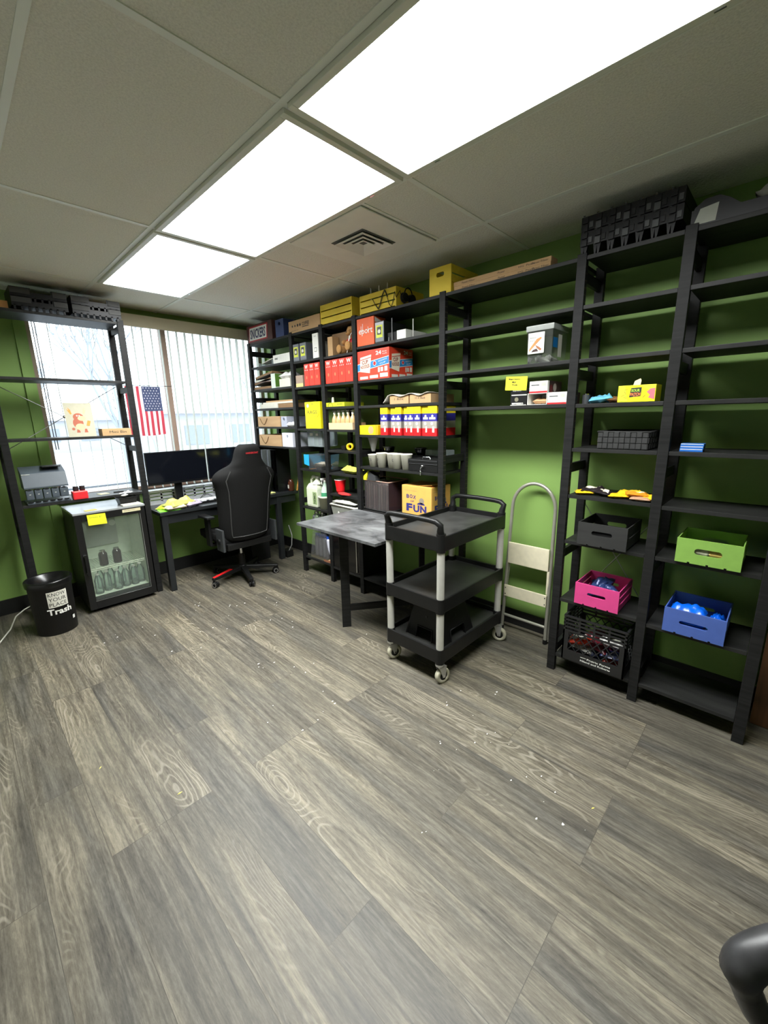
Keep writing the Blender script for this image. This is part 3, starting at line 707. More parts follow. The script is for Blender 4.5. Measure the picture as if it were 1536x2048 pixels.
mb = MB(); mb.tube([(.022, .034, .135), (.020, .026, .10), (.012, .028, .072)], .006, white, n=8); mb.tube([(.0, .028, .06), (.018, .010, .022), (.026, -.004, .004)], .004, white, n=6)
mb.tube([(.068+.024*math.cos(a_), .018, .118+.030*math.sin(a_)) for a_ in [PI*(i/8)-.4 for i in range(11)]], .0035, white, n=6); mb.build('ribbon', t)
mb = MB()
for xx in (-.008, .032): mb.ell((xx, .031, .178), (.004, .003, .004), ink, 8)
mb.ell((.012, .008, .162), (.007, .005, .005), ink, 8); mb.build('face', t)
# --- bay D top row
orr = pm('orange_card', 226, 92, 36, .45)
def de(mb, w, d, h):
    mb.text(FRONT(), 'eport', .020, h*.36, .06, white, fitw=w-.035, fith=.05, bold=.008)
    for i, xx in enumerate((.045, .062, .120)): mb.rect(FRONT(.0012), xx, h*.50, xx+.004, h*(.72, .80, .66)[i], white)
    mb.poly(SIDE(w), [(.01, h*.8), (.12, h*.80), (.01, h*.98)], white)
carton('orange_carton', 'bright orange carton with thin white lettering, second shelf', 'box', at(2.484, 2.035), .182, .125, .192, orr, deco=de)
b3 = binder(at(2.292, 2.035), 'slim black box with a lime label, right beside the bright orange carton', pm('black_binder', 30, 31, 34, .4)); b3['group'] = 'slim grey boxes with lime labels'
t = thing('router', 'black router with two tall aerials on the shelf beside the white carton', 'router', at(2.185, 2.035), SH)
mb = MB(); mb.box(0, .02, 0, .085, .15, .06, plas, b=.006); mb.build('body', t)
for xx, hh in ((.020, .028), (.052, .15)):
    mb = MB(); mb.cyl((xx, .012, .0), (xx, .012, hh), .0035, pm('grey_aerial', 120, 122, 124, .4), n=8); mb.build('aerial', t)
carton('white_carton', 'plain small white carton lying beside the black router', 'box', at(2.078, 2.035), .083, .235, .058, white)
mb = MB(); mb.box(-.01, -.01, 0, .01, .01, .01, plas); mb.cyl((0, 0, .01), (0, 0, .125), .0035, white, n=8); solo(mb, 'aerial', 'lone thin white aerial behind the small white carton', 'aerial', at(1.975, 2.035, 2.36), SH)

# --- jar of cookies bag, bay C
t = thing('storage_jar', 'large clear plastic tub with a picture label and a lid, alone on its shelf', 'jar', at(1.118, 1.779, 2.312), SH)
tub = thin_glass('clear_tub', (.93, .95, .94), .22, .05, .05)
w, d, h = .142, .20, .165; mb = MB(); mb.frustum((.006, .008, w-.006, d-.008), (0, 0, w, d), 0, h, tub); mb.build('tub', t)
mb = MB(); mb.box(-.006, -.006, h, w+.006, d+.006, h+.03, pm('clear_lid', 160, 164, 160, .25), b=.006); mb.build('lid', t)
mb = MB(); mb.rect(FRONT(.003), .006, h+.004, w-.03, h+.026, white); mb.rect(FRONT(.006), .010, .05, .100, h-.008, white)
F = FRONT(.0068); mb.poly(F, [(.016, .060), (.085, .125), (.082, .132), (.058, .124), (.020, .078)], pm('biscuit', 196, 134, 76)); mb.poly(F, [(.050, .095), (.072, .083), (.088, .070), (.080, .062), (.060, .078)], pm('biscuit2', 160, 100, 60)); mb.poly(F, [(.030, .058), (.070, .060), (.060, .075), (.040, .070)], pm('cocoa', 60, 36, 30))
mb.text(F, 'Almond', .018, .128, .012, plasg, fitw=.035); mb.text(F, 'thins', .018, .113, .012, plasg, fitw=.03)
mb.rect(SIDE(w, .004), .065, .03, .115, .145, offw); mb.rect(SIDE(w, .003), .003, .075, .060, .125, pm('blue_label', 20, 110, 176, .4)); mb.build('label', t)
for i, (a_, b_, yw_) in enumerate(((.052, .08, .5), (.095, .11, 1.1))):
    mb = MB(); mb.pouch((a_, b_, .006+.0*i), .085, .055, .03, pm('clear_wrap', 200, 202, 190, .25), yaw=yw_, tilt=.35, seed=20+i)
    solo(mb, 'wrapped_snack', ['crumpled clear wrapper at the left in the clear tub', 'crumpled clear wrapper at the right in the clear tub'][i], 'wrapper', at(1.118, 1.781, 2.312), SH, 'wrappers in the clear tub')

# --- bay G (z 1.804): folders, green box, tissues
fold = pm('brown_folder', 96, 82, 78, .7)
for i in range(4):
    mb = MB(); mb.box(0, .0, 0, .33, .24, .005, [fold, pm('dark_folder', 56, 54, 56, .6), pm('pinkish_folder', 150, 128, 122, .7), pm('dark_folder2', 48, 48, 46, .6)][i], Matrix.Rotation(-.13 if i in (1, 3) else 0, 4, 'Y'), b=.001); mb.box(.004, .004, .005, .325, .236, .026, offw if i == 2 else cardd, Matrix.Rotation(-.13 if i in (1, 3) else 0, 4, 'Y'))
    solo(mb, 'paper_folder', ['brown folder lowest in the pile by the window', 'dark folder slanting above the lowest brown one', 'pinkish folder in the upper half of the pile by the window', 'dark folder on top of the pile by the window'][i], 'folder', at(4.09-.012*i, 1.805+i*.028+(.0 if i in (0,) else .012), 2.31), SH, 'folders piled on the third shelf by the window')
def dg(mb, w, d, h):
    mb.poly(SIDE(w), [(.0, .01), (d*.75, .03), (d*.9, h-.01), (.0, h-.002)], pm('leafy_green', 92, 138, 52, .5))
carton('green_white_box', 'white and leafy green carton, third shelf in the bay by the window', 'box', at(3.745, 1.805), .075, .23, .135, pm('pale_mint_card', 214, 226, 214, .5), deco=dg)
t = thing('tissue_box', 'white box of crumpled white paper beside the leafy green carton', 'box', at(3.60, 1.805), SH)
mb = MB(); mb.box(0, 0, 0, .18, .16, .075, offw, b=.003); mb.build('box_body', t); mb = MB(); mb.pouch((.085, .07, .07), .19, .13, .06, pm('tissue', 222, 222, 220, .9), seed=9, yaw=.2); mb.build('paper', t)
def dsb(mb, w, d, h): mb.rect(FRONT(), 0, 0, w, .03, pm('pale_yellow', 226, 200, 130))
carton('small_carton', 'small taupe carton left of the red W boxes on the third shelf', 'box', at(3.325, 1.789), .108, .16, .10, pm('taupe', 160, 140, 124, .6), deco=dsb)
# red W boxes: 3 + 4
redb = pm('tomato_red_card', 214, 60, 44, .42)
def wbox(loc, w, label, grp):
    t = thing('coffee_bag', label, 'bag', loc, SH, grp); d, h = .20, .186
    mb = MB(); mb.box(0, 0, 0, w, d, h, redb, b=.006)
    mb.rect(FRONT(.0008), .003, h-.052, w-.003, h-.004, redb); mb.text(FRONT(.0016), 'W', w/2, h-.040, .05, white, fitw=w*.62, fith=.030, bold=.03, align='CENTER')
    for i in range(3): mb.disc(FRONT(.0016), w*(.25+.25*i), h-.053, .0045, white, n=8)
    mb.disc(FRONT(.0012), w/2, h*.38, .009, pm('peach_drop', 240, 130, 90), n=12, ry=.014)
    mb.build('bag_body', t); return t
P_ = ['leftmost', 'middle', 'rightmost']
for i in range(3): wbox(at(3.193-.075*i, 1.789), .073, P_[i]+' of the three red bags printed W beside the small taupe carton', 'red W bags, left group')
for i in range(4): wbox(at(2.892-.086*i, 1.789), .084, ['leftmost', 'second from left', 'third from left', 'rightmost'][i]+' of the four red bags printed W under the teddy bear', 'red W bags, right group')
# noodle carton
crd = pm('noodle_red', 224, 66, 44, .4); cbl = pm('noodle_blue', 42, 128, 190, .45)
def dn(mb, w, d, h):
    for F, F2, F3, W in ((FRONT(), FRONT(.0014), FRONT(.002), w), (SIDE(w), SIDE(w, .0014), SIDE(w, .002), d)):
        mb.poly(F, [(0, h*.30), (W*.99, h*.46), (W*.99, h*.72), (0, h*.56)], white); mb.poly(F2, [(0, h*.32), (W*.99, h*.48), (W*.99, h*.70), (0, h*.54)], cbl)
        mb.poly(F3, [(W*.10, h*.78), (W*.46, h*.84), (W*.40, h*.22), (W*.08, h*.30)], pm('cup_cream', 236, 222, 200)); 
        G = (Vector(F3[0])+(Vector((0, -.0006, 0)) if F is F else 0), F3[1], F3[2]) if F[0][1] < 0 else (Vector(F3[0])+Vector((.0006, 0, 0)), F3[1], F3[2])
        mb.poly(G, [(W*.105, h*.70), (W*.45, h*.765), (W*.447, h*.74), (W*.105, h*.675)], pm('cup_line', 180, 60, 50))
        mb.text(G, 'CUP', W*.26, h*.545, .04, pm('maroon', 130, 30, 30), fitw=W*.20, fith=h*.13, bold=.03, align='CENTER', rot=.1)
        mb.text(G, 'NOODLES', W*.255, h*.40, .04, pm('maroon', 130, 30, 30), fitw=W*.29, fith=h*.12, bold=.03, align='CENTER', rot=.1)
        mb.disc(G, W*.56, h*.53, W*.052, white, n=18); mb.disc((G[0]+(Vector((0, -.0005, 0)) if F[0][1] < 0 else Vector((.0005, 0, 0))), G[1], G[2]), W*.56, h*.53, W*.042, red, n=18)
        mb.text(G, '24', W*.60, h*.80, .05, white, fitw=W*.17, fith=h*.13, bold=.03); mb.text(G, 'PACK', W*.80, h*.86, .02, white, fitw=W*.14, fith=h*.04); mb.text(G, 'CUPS', W*.80, h*.79, .02, white, fitw=W*.14, fith=h*.04)
        mb.text(G, 'MICROWAVE', W*.68, h*.555, .02, white, fitw=W*.26, fith=h*.045, rot=.15); mb.text(G, 'CUP', W*.72, h*.47, .02, white, fitw=W*.18, fith=h*.045, rot=.15)
        for a0, b0, a1, b1 in ((.08, .03, .34, .12), (.40, .04, .66, .14), (.72, .05, .96, .18), (.74, .24, .82, .38), (.86, .24, .95, .40), (.66, .22, .72, .38)): mb.rect(G, W*a0, h*b0, W*a1, h*b1, offw)
carton('noodle_carton', 'large red and blue noodle cup carton with 24 in a corner', 'box', at(2.489, 1.786), .335, .262, .212, crd, deco=dn)

# --- z 1.6 row
t = thing('paper_pile', 'pile of pale papers and brown envelopes, fourth shelf by the window', 'papers', at(4.005, 1.616), SH)
for i, (x0, x1, z0, z1, m_) in enumerate(((0, .33, 0, .042, offw), (.335, .60, 0, .040, cardd), (.04, .58, .042, .058, offw), (.10, .60, .058, .072, card))):
    mb = MB(); mb.box(x0, .01+.004*i, z0, x1, .25, z1, m_, b=.001); mb.build('paper_layer', t)
yg = pm('yellow_green_card', 190, 200, 40, .5)
def dy(mb, w, d, h): mb.tube([(w*.25+.03*math.cos(a_), -.001, .002+.03*math.sin(a_)) for a_ in [PI*i/10 for i in range(11)]], .0015, ink, n=5); mb.text(FRONT(), 'PAPER', w*.62, .012, .02, ink, fitw=.07, fith=.012)
carton('yellow_carton', 'flat yellow-green carton on the shelf above the tan bottles', 'box', at(2.905, 1.601), .24, .22, .034, yg, deco=dy)
mb = MB(); mb.cyl((0, 0, 0), (0, 0, .045), .013, offw, r1=.009, n=12); solo(mb, 'spool', 'small white spool standing on the yellow-green carton', 'spool', at(2.875, 1.6352, 2.36), SH)
def opent(name, label, loc, w, d, h, txt):
    t = thing(name, label, 'box', loc, SH); mb = MB(); k = .003
    mb.box(0, 0, 0, w, d, k, card); mb.box(0, 0, k, w, k, h, card); mb.box(0, d-k, k, w, d, h, card); mb.box(0, k, k, k, d-k, h, card); mb.box(w-k, k, k, w, d-k, h, card)
    mb.text(FRONT(), txt, w*.25, h*.45, .02, ink, fitw=w*.5, fith=h*.25); mb.build('box_body', t); return t
opent('shallow_carton', 'shallow open cardboard box on the fourth shelf, left of a pair', at(2.154, 1.598), .180, .26, .058, '1 Box')
opent('shallow_carton', 'shallow open cardboard box on the fourth shelf, right of a pair, marked in pen', at(1.962, 1.598), .185, .27, .058, '10 X Back')
mb = MB(); nx, ny = 26, 8; V = []; Fc = []
for i in range(nx+1):
    for j in range(ny+1):
        x = i/nx*.42-.05; y = j/ny*.20-.012; z = .060+.008*math.sin(x*38)+.006*noise.noise(Vector((x*14, y*14, 2)))
        if x < .0: z -= (-x)*.9
        V.append((x, y, z))
Fc = [(i*(ny+1)+j, (i+1)*(ny+1)+j, (i+1)*(ny+1)+j+1, i*(ny+1)+j+1) for i in range(nx) for j in range(ny)]
mb.add(V, Fc, pm('white_cloth', 214, 210, 198, .9), True); o = solo(mb, 'white_cloth', 'wavy white cloth spread over the two shallow open cardboard boxes', 'cloth', at(2.165, 1.600), SH); s_ = o.modifiers.new('s', 'SOLIDIFY'); s_.thickness = .003
# bay C coffee boxes
kb = pm('black_glossy_card', 22, 22, 24, .3)
def dkc(mb, w, d, h):
    mb.rect(FRONT(), .006, h*.60, w, h*.66, offw); mb.text(FRONT(.001), 'Espresso', .014, h*.85, .01, white, fitw=.05, fith=.008); mb.disc(FRONT(), w*.38, h*.36, .012, pm('gold_seal', 120, 116, 96)); mb.text(FRONT(), 'ESPRESSO', .010, h*.06, .01, white, fitw=w*.7, fith=h*.10, bold=.03); mb.rect(FRONT(), 0, 0, w, .003, offw)
carton('coffee_pod_box', 'black coffee pod box under the yellow handwritten note', 'box', at(1.197, 1.558), .098, .20, .090, kb, deco=dkc)
mb = MB(); mb.box(0, 0, 0, .13, .0012, .075, yel, Matrix.Rotation(.05, 4, 'Y')); F = ((0, -.001, 0), (1, 0, -.05), (.05, 0, 1))
mb.text(F, 'Espresso', .018, .055, .02, ink, bold=.04, fitw=.07, fith=.010); mb.text(F, 'MILK', .040, .040, .02, ink, bold=.04, fitw=.026, fith=.009); mb.text(F, 'Pods', .042, .025, .02, ink, bold=.04, fitw=.032, fith=.009)
solo(mb, 'sticky_note', 'yellow handwritten note leaning over the black coffee pod box', 'note', at(1.232, 1.645, 2.3015), SH)
def dcr(mb, w, d, h):
    F = FRONT(); mb.rect(F, 0, .0, w, h*.14, red); mb.text(F, 'Bosnard Creme Plus', .006, h*.22, .01, plasg, fitw=w*.88, fith=h*.09); mb.rect(F, .010, h*.62, w*.55, h*.70, plasg); mb.rect(F, w*.66, h*.55, w*.93, h*.88, pm('grey_panel', 180, 184, 172))
    S = SIDE(w); mb.rect(S, .02, .0, d, h, pm('cocoa_side', 52, 34, 32, .5)); mb.text(SIDE(w, .0014), 'Royal', .025, h*.75, .02, ink, fitw=.05, fith=.012)
    mb.disc(SIDE(w, .0014), .045, h*.30, .022, pm('cherry', 90, 26, 30)); mb.disc(SIDE(w, .0014), .095, h*.45, .022, pm('cream_blob', 150, 140, 132))
carton('creamer_box', 'white and red creamer carton on top of the open one', 'box', at(1.086, 1.6215), .102, .19, .062, white, deco=dcr)
carton('creamer_box', 'white and red creamer carton beside the post, lower right of the three', 'box', at(.980, 1.558), .102, .19, .062, white, deco=dcr)
t = thing('open_creamer_box', 'open white creamer carton showing brown cups inside, under another', 'box', at(1.094, 1.558), SH); mb = MB(); k = .002; w, d, h = .110, .19, .062
mb.box(0, 0, 0, w, d, k, white); mb.box(0, 0, h-k, w, d, h, white); mb.box(0, 0, k, k, d, h-k, white); mb.box(w-k, 0, k, w, d, h-k, white); mb.box(k, d-k, k, w-k, d, h-k, white); mb.build('box_body', t)
mb = MB(); mb.pouch((.06, .07, .003), .09, .09, .03, pm('kraft_filters', 190, 150, 110, .8), seed=31); solo(mb, 'coffee_filters', 'crumpled tan coffee filters inside the open creamer carton', 'filters', at(1.094, 1.560), SH)
# bay B z1.554
mb = MB(); mb.cyl((.03, .05, 0), (.03, .05, .045), .018, plasg, n=14); mb.cyl((.03, .05, .045), (.03, .05, .05), .014, chrome, n=14); solo(mb, 'small_jar', 'small dark jar beside the post, left of the blue wrapper', 'jar', at(.826, 1.555), SH)
cyanm = pm('cyan_foil', 110, 184, 214, .3, metal=.2)
mb = MB(); mb.pouch((.043, .05, .001), .11, .07, .034, cyanm, yaw=.35, tilt=-.12, seed=1); solo(mb, 'snack_wrapper', 'crumpled light blue snack wrapper left of the sour candy box', 'wrapper', at(.765, 1.5555), SH)
mb = MB(); mb.pouch((.03, .05, .001), .075, .06, .026, pm('brown_foil', 120, 84, 52, .3, metal=.2), yaw=-.3, seed=2); solo(mb, 'snack_wrapper', 'small brown snack wrapper touching the sour candy box', 'wrapper', at(.680, 1.5555), SH)
sy = pm('sour_yellow', 232, 226, 30, .4)
def dso(mb, w, d, h):
    F, F2, F3 = FRONT(), FRONT(.0014), FRONT(.002)
    mb.poly(F, [(.003, .003), (.045, .003), (.03, h-.003), (.003, h-.003)], pm('sour_green', 190, 220, 50)); mb.poly(F, [(w-.035, h*.72), (w-.003, h*.68), (w-.003, h-.003), (w-.06, h-.003)], pm('sour_green', 190, 220, 50))
    mb.poly(F2, [(.050, .022), (.098, .026), (.100, .066), (.056, .064)], ink)
    mb.text(F3, 'SOUR', .0755, .046, .03, pm('sour_lime', 170, 210, 60), fitw=.036, fith=.013, bold=.03, align='CENTER'); mb.text(F3, 'PATCH', .0755, .028, .03, pm('sour_orange', 240, 130, 60), fitw=.042, fith=.014, bold=.03, align='CENTER'); mb.text(F3, 'KIDS', .0765, .0235, .03, pm('sour_pink', 250, 150, 120), fitw=.018, fith=.004, align='CENTER')
    mb.poly(F2, [(w-.003, .010), (w-.028, .018), (w-.022, .030), (w-.036, .044), (w-.022, .058), (w-.003, .060)], pm('candy_pink', 238, 110, 120))
    for a_, b_, r_ in ((.022, .030, .6), (.032, .042, -1), (.034, .020, -.4), (.112, .025, .9), (.036, .058, .2)):
        c, s__ = math.cos(r_)*.008, math.sin(r_)*.008; mb.poly(F2, [(a_-c+s__*.2, b_-s__-c*.2), (a_+c+s__*.2, b_+s__-c*.2), (a_+c-s__*.2, b_+s__+c*.2), (a_-c-s__*.2, b_-s__+c*.2)], pm('gummy', 190, 160, 40))
carton('candy_box', 'bright yellow sour candy box with a torn flap', 'box', at(.633, 1.555), .158, .11, .077, sy, deco=dso)
mb = MB(); mb.prism(((.058, .02, .0775), (1, 0, 0), (0, .15, 1)), [(0, 0), (.030, 0), (.032, .022), (.027, .030), (.004, .020)], -.001, pm('flap_back', 224, 206, 170, .7)); solo(mb, 'torn_flap', 'torn cardboard flap standing up from the yellow sour candy box', 'flap', at(.633, 1.555), SH)

# --- wooden bins and magazine bins in bay G
kraft = wood_mat('kraft_board', rgb(176, 142, 104), rgb(196, 164, 124), (3, 14, 14), .7)
def ropebox(loc, label, w, h):
    t = thing('rope_box', label, 'box', loc, SH, 'kraft boxes with rope handles'); d = .24; k = .004; mb = MB()
    mb.box(0, 0, 0, w, d, k, kraft); mb.box(0, 0, k, w, k, h, kraft); mb.box(0, d-k, k, w, d, h, kraft); mb.box(0, k, k, k, d-k, h, kraft); mb.box(w-k, k, k, w, d-k, h, kraft); mb.build('box_body', t)
    mb = MB(); mb.tube([(.05+.14*i/12, -.005, h*.82-.7*h*math.sin(PI*i/12)*.85) for i in range(13)], .003, pm('rope', 120, 92, 60, .9), n=6); mb.build('rope_handle', t); return t
ropebox(at(4.05, 1.434, 2.30), 'tan box with a drooping rope handle on the fifth shelf by the window', .42, .102)
ropebox(at(4.05, 1.241, 2.30), 'tan box with a drooping rope handle on the sixth shelf, above the computer', .42, .112)
lil = pm('pale_grey_board', 176, 180, 196, .55)
bin_('magazine_bin', 'pale grey magazine bin beside the upper tan rope box', at(3.618, 1.434), .10, .25, .098, lil)
bin_('magazine_bin', 'white magazine bin with a swirl print, beside the lower tan rope box', at(3.620, 1.241), .180, .25, .135, pm('white_board', 214, 216, 228, .5))
mb = MB(); mb.pouch((.03, .03, .0), .10, .06, .04, pm('white_cup', 224, 224, 224, .5), yaw=.5, seed=41); solo(mb, 'crumpled_paper', 'crumpled white paper beside the pale grey magazine bin', 'paper', at(3.50, 1.434), SH)
# --- RAGS bag
def drg(mb, w, d, h):
    F = FRONT(); mb.text(F, 'RAGS', w*.48, h*.55, .06, pm('rags_grey', 70, 68, 50), fitw=w*.62, fith=h*.13, bold=.01, align='CENTER'); mb.text(F, 'in-a-bag', w*.48, h*.45, .02, pm('rags_grey', 70, 68, 50), fitw=w*.36, fith=h*.04, align='CENTER')
    mb.tube([(w*.78, -.001, h*.43), (w*.90, -.001, h*.52), (w*.95, -.001, h*.64)], .0016, pm('rags_orange', 200, 120, 30), n=5)
    mb.text(F, 'Lint free', w*.13, h*.26, .02, pm('rags_grey', 70, 68, 50), fitw=w*.38, fith=h*.035); mb.text(F, 'Absorbent', w*.13, h*.16, .02, pm('rags_grey', 70, 68, 50), fitw=w*.42, fith=h*.035)
    mb.disc(F, w*.5, h*.92, .006, plasg); mb.disc(F, w*.20, h*.86, .016, offw)
carton('rag_pack', 'bright yellow flat pack printed RAGS', 'pack', at(3.205, 1.419, 2.30), .222, .035, .232, pm('rags_yellow', 240, 226, 20, .35), deco=drg)
mb = MB(); mb.pouch((.09, .08, .0), .18, .14, .09, pm('dark_plaid_cloth', 46, 46, 42, .9), seed=51, yaw=.2); solo(mb, 'folded_cloth', 'dark crumpled cloth in shadow left of the yellow RAGS pack', 'cloth', at(3.318, 1.420, 2.36), SH)
# --- bottles carrier
t = thing('bottle_carrier', 'low cardboard tray holding the four tan bottles', 'tray', at(2.876, 1.412, 2.302), SH); w, d, h = .305, .15, .055; k = .003; mb = MB()
pk = pm('peach_card', 214, 178, 142, .7)
mb.box(0, 0, 0, w, d, k, pk); mb.box(0, 0, k, w, k, h, pk); mb.box(0, d-k, k, w, d, h, pk); mb.box(0, k, k, k, d-k, h, pk); mb.box(w-k, k, k, w, d-k, h, pk); mb.build('tray_body', t)
tanb = pm('tan_liquid', 196, 164, 116, .25); bt = None
for i in range(5):
    lb = ['leftmost of the tan bottles in the cardboard tray', 'second tan bottle from the left in the tray', 'third tan bottle from the left in the tray', 'fourth tan bottle from the left in the tray', 'rightmost tan bottle, beside the post'][i]
    p = at(2.842-.058*i, 1.416, 2.345)
    if not bt:
        bt = thing('bottle', lb, 'bottle', p, SH, 'tan pump bottles in the cardboard tray')
        mb = MB(); mb.lathe([(0, 0), (.024, 0), (.026, .006), (.026, .075), (.020, .095), (.010, .112), (.009, .120), (0, .120)], (0, 0, 0), tanb, 18); mb.build('body', bt)
        mb = MB(); mb.cyl((0, 0, .12), (0, 0, .138), .011, offw, n=12); mb.cyl((0, 0, .138), (0, 0, .147), .003, offw, n=8); mb.box(-.022, -.006, .145, .012, .006, .152, white, b=.002); mb.build('pump', bt)
    else: dup(bt, p, lb)
# --- glove box etc. bay D z 1.373
def dgl(mb, w, d, h):
    F = FRONT(); mb.disc(F, w*.62, h*.5, .030, pm('hand_photo', 196, 150, 110)); mb.text(F, 'Members Mark', .014, h*.46, .01, ink, fitw=w*.30, fith=h*.08); mb.text(F, 'Vinyl Gloves', .014, h*.28, .01, ink, fitw=w*.33, fith=h*.08); mb.text(F, '100', .014, h*.70, .01, ink, fitw=w*.12, fith=h*.06)
    mb.rect(F, w-.028, .001, w-.001, h-.001, pm('orange_print', 226, 150, 20))
carton('glove_box', 'yellow box of gloves at the left end of the yellow, blue and red cartons', 'box', at(2.489, 1.374), .205, .20, .072, pm('glove_yellow', 240, 206, 24, .4), deco=dgl)
ty, tb, ts, tr = pm('tall_yellow', 240, 214, 30, .4), pm('tall_blue', 50, 46, 140, .4), pm('tall_silver', 176, 170, 160, .35, metal=.3), pm('tall_red', 208, 28, 34, .4)
def talls(y, w, label, x=2.305, h=.200):
    t = thing('tall_carton', label, 'box', at(y, 1.374, x), SH, 'tall yellow, blue, silver and red cartons'); d = .22; mb = MB()
    for z0, z1, m_ in ((0, .26, tr), (.26, .50, ts), (.50, .76, tb), (.76, 1, ty)): mb.box(0, 0, h*z0, w, d, h*z1, m_)
    G = FRONT(); mb.disc(G, w/2, h*.67, .0085, white); mb.rect(G, w*.15, h*.56, w*.85, h*.63, white); mb.rect(G, w*.5, h*.12, w*.74, h*.32, offw); mb.disc(G, w*.45, h*.42, .010, offw)
    mb.text(G, 'Butter', w*.2, h*.86, .01, plasg, fitw=w*.6, fith=.007); mb.build('carton_body', t)
names = ['lone tall yellow, blue and red carton beside the yellow glove box', 'first tall carton of the tight row of seven', 'second tall carton of the tight row of seven', 'third tall carton of the tight row of seven', 'fourth tall carton of the tight row of seven', 'fifth tall carton of the tight row of seven', 'sixth tall carton of the tight row of seven', 'seventh tall carton of the tight row, against the post']
for i, (y, w) in enumerate(((2.256, .074), (2.160, .056), (2.102, .056), (2.030, .040), (1.988, .061), (1.925, .058), (1.860, .058), (1.800, .074))):
    talls(y, w, names[i], 2.305+(.012 if i in (3, 1, 6) else 0), .200 if i != 0 else .203)
def drm(mb, w, d, h): mb.rect(SIDE(w), .02, .0, .2, h*.6, red)
# --- bay B / A z 1.327
weave = mat('black_woven_strap', (.018, .018, .018), .75, nscale=150, noise_amt=.25)
t = thing('woven_basket', 'black woven strap basket on the shelf below the sour candy box', 'basket', at(.708, 1.328, 2.31), SH); w, d, h = .225, .25, .085
mb = MB(); mb.box(.004, .004, 0, w-.004, d-.004, .004, weave)
for a in ((0.003, 0.003, w-.003, .006), (.003, d-.006, w-.003, d-.003), (.003, .006, .006, d-.006), (w-.006, .006, w-.003, d-.006)): mb.box(a[0], a[1], .004, a[2], a[3], h, weave)
mb.build('lining', t)
mb = MB()
n = 9
for i in range(n):
    for j in range(3):
        z0 = .002+j*h/3; x0 = i*w/n; out = (i+j) % 2
        mb.box(x0+.001, -.0055 if out else -.002, z0+.001, x0+w/n-.001, .003, z0+h/3-.001, weave, b=.0035)
for i in range(10):
    for j in range(3):
        z0 = .002+j*h/3; y0 = i*d/10; out = (i+j) % 2; mb.box(w-.003, y0+.001, z0+.001, w+(.0045 if out else .0015), y0+d/10-.001, z0+h/3-.001, weave, b=.0035)
mb.tube([(0, 0, h), (w, 0, h), (w, d, h), (0, d, h)], .005, weave, n=8, closed=True); mb.build('strap_weave', t)
bb_ = pm('bright_blue_card', 36, 104, 190, .4)
for i in range(3):
    mb = MB(); mb.box(0, 0, 0, .086, .06, .0115, bb_, b=.001); mb.rect(FRONT(), .002, .0085, .084, .011, white);
    solo(mb, 'small_blue_box', ['lowest', 'middle', 'topmost'][i]+' of three flat blue boxes stacked on an otherwise empty shelf', 'box', at(.357-.001*i, 1.328+.0118*i, 2.325), SH, 'flat blue boxes stacked on the right shelves')
# --- z 1.24
mb = MB(); mb.lathe([(.017, 0), (.030, 0), (.030, .042), (.017, .042), (.017, 0)], (0, 0, 0), pm('tape_yellow', 232, 200, 30, .35), 22, Matrix.Translation((.05, .06, .031)) @ Matrix.Rotation(PI/2, 4, 'X') @ Matrix.Rotation(.5, 4, 'Y'))
t = solo(mb, 'tape_roll', 'roll of yellow tape alone on its shelf', 'tape', at(2.745, 1.236, 2.33), SH)
mb = MB(); mb.cyl((0, 0, 0), (0, 0, .036), .024, plas, n=16); solo(mb, 'small_jar', 'small black jar left of the roll of yellow tape', 'jar', at(2.765, 1.236, 2.37), SH)
# clear wall-side bin in bay F
t = thing('drawer_box', 'clear plastic box with two white patches hanging under the RAGS shelf', 'box', at(3.290, 1.250, 2.37), SH); mb = MB(); mb.box(0, 0, 0, .225, .18, .145, clr, b=.004); mb.build('box_body', t)
mb = MB(); mb.rect(FRONT(.001), .04, .10, .085, .125, white); mb.rect(FRONT(.001), .13, .10, .165, .122, white); mb.build('label', t)  # two plain white rectangles on the box front
# --- cups, bay D z 1.12
cupm = pm('paper_cup', 236, 232, 214, .55, noise_amt=.02); cup = None
for i, (y, h, x, txt) in enumerate(((2.380, .098, 2.345, 'CS'), (2.277, .114, 2.335, 'o'), (2.180, .114, 2.350, None), (2.118, .114, 2.338, 'c'), (2.023, .116, 2.335, None))):
    t = thing('paper_cup', ['shortest white paper cup, marked in pen, first from the left', 'second white paper cup from the left', 'third white paper cup, half behind the fourth', 'fourth white paper cup from the left', 'rightmost white paper cup, beside the cash box'][i], 'cup', (x, y, 1.1215), SH, 'white paper cups in a row')
    mb = MB(); mb.lathe([(0, .004), (.028, .004), (.028, 0), (.030, 0), (.043, h-.006), (.0455, h-.004), (.0455, h), (.042, h), (.041, h-.004), (.029, .006), (0, .006)], (0, 0, 0), cupm, 28); mb.build('cup_body', t)
    if txt: mb = MB(); mb.text(((-.018, -.0385, h*.5), (1, 0, 0), (0, -.12, 1)), txt, 0, 0, .03, plasg, fith=.018); mb.build('pen_mark', t)
t = thing('cash_box', 'black metal cash box with keys hanging from its lock', 'cash box', at(1.978, 1.1215), SH); w, d, h = .262, .22, .088
mb = MB(); mb.box(0, 0, 0, w, d, .055, plas, b=.004); mb.build('body', t)
mb = MB(); mb.box(-.002, -.003, .0555, w+.002, d+.002, h, plas, b=.006); mb.tube([(0, -.004, .0565), (w, -.004, .0565)], .0015, plasg, n=5); mb.tube([(0, -.004, h-.008), (w, -.004, h-.008)], .0015, plasg, n=5); mb.build('lid', t)
mb = MB(); mb.tube([(.10, .04, h), (.105, .04, h+.014), (.165, .04, h+.014), (.17, .04, h)], .003, chrome, n=6); mb.build('handle', t)
mb = MB(); mb.cyl((.135, -.008, .040), (.135, 0, .040), .008, chrome, n=12); mb.build('lock', t)
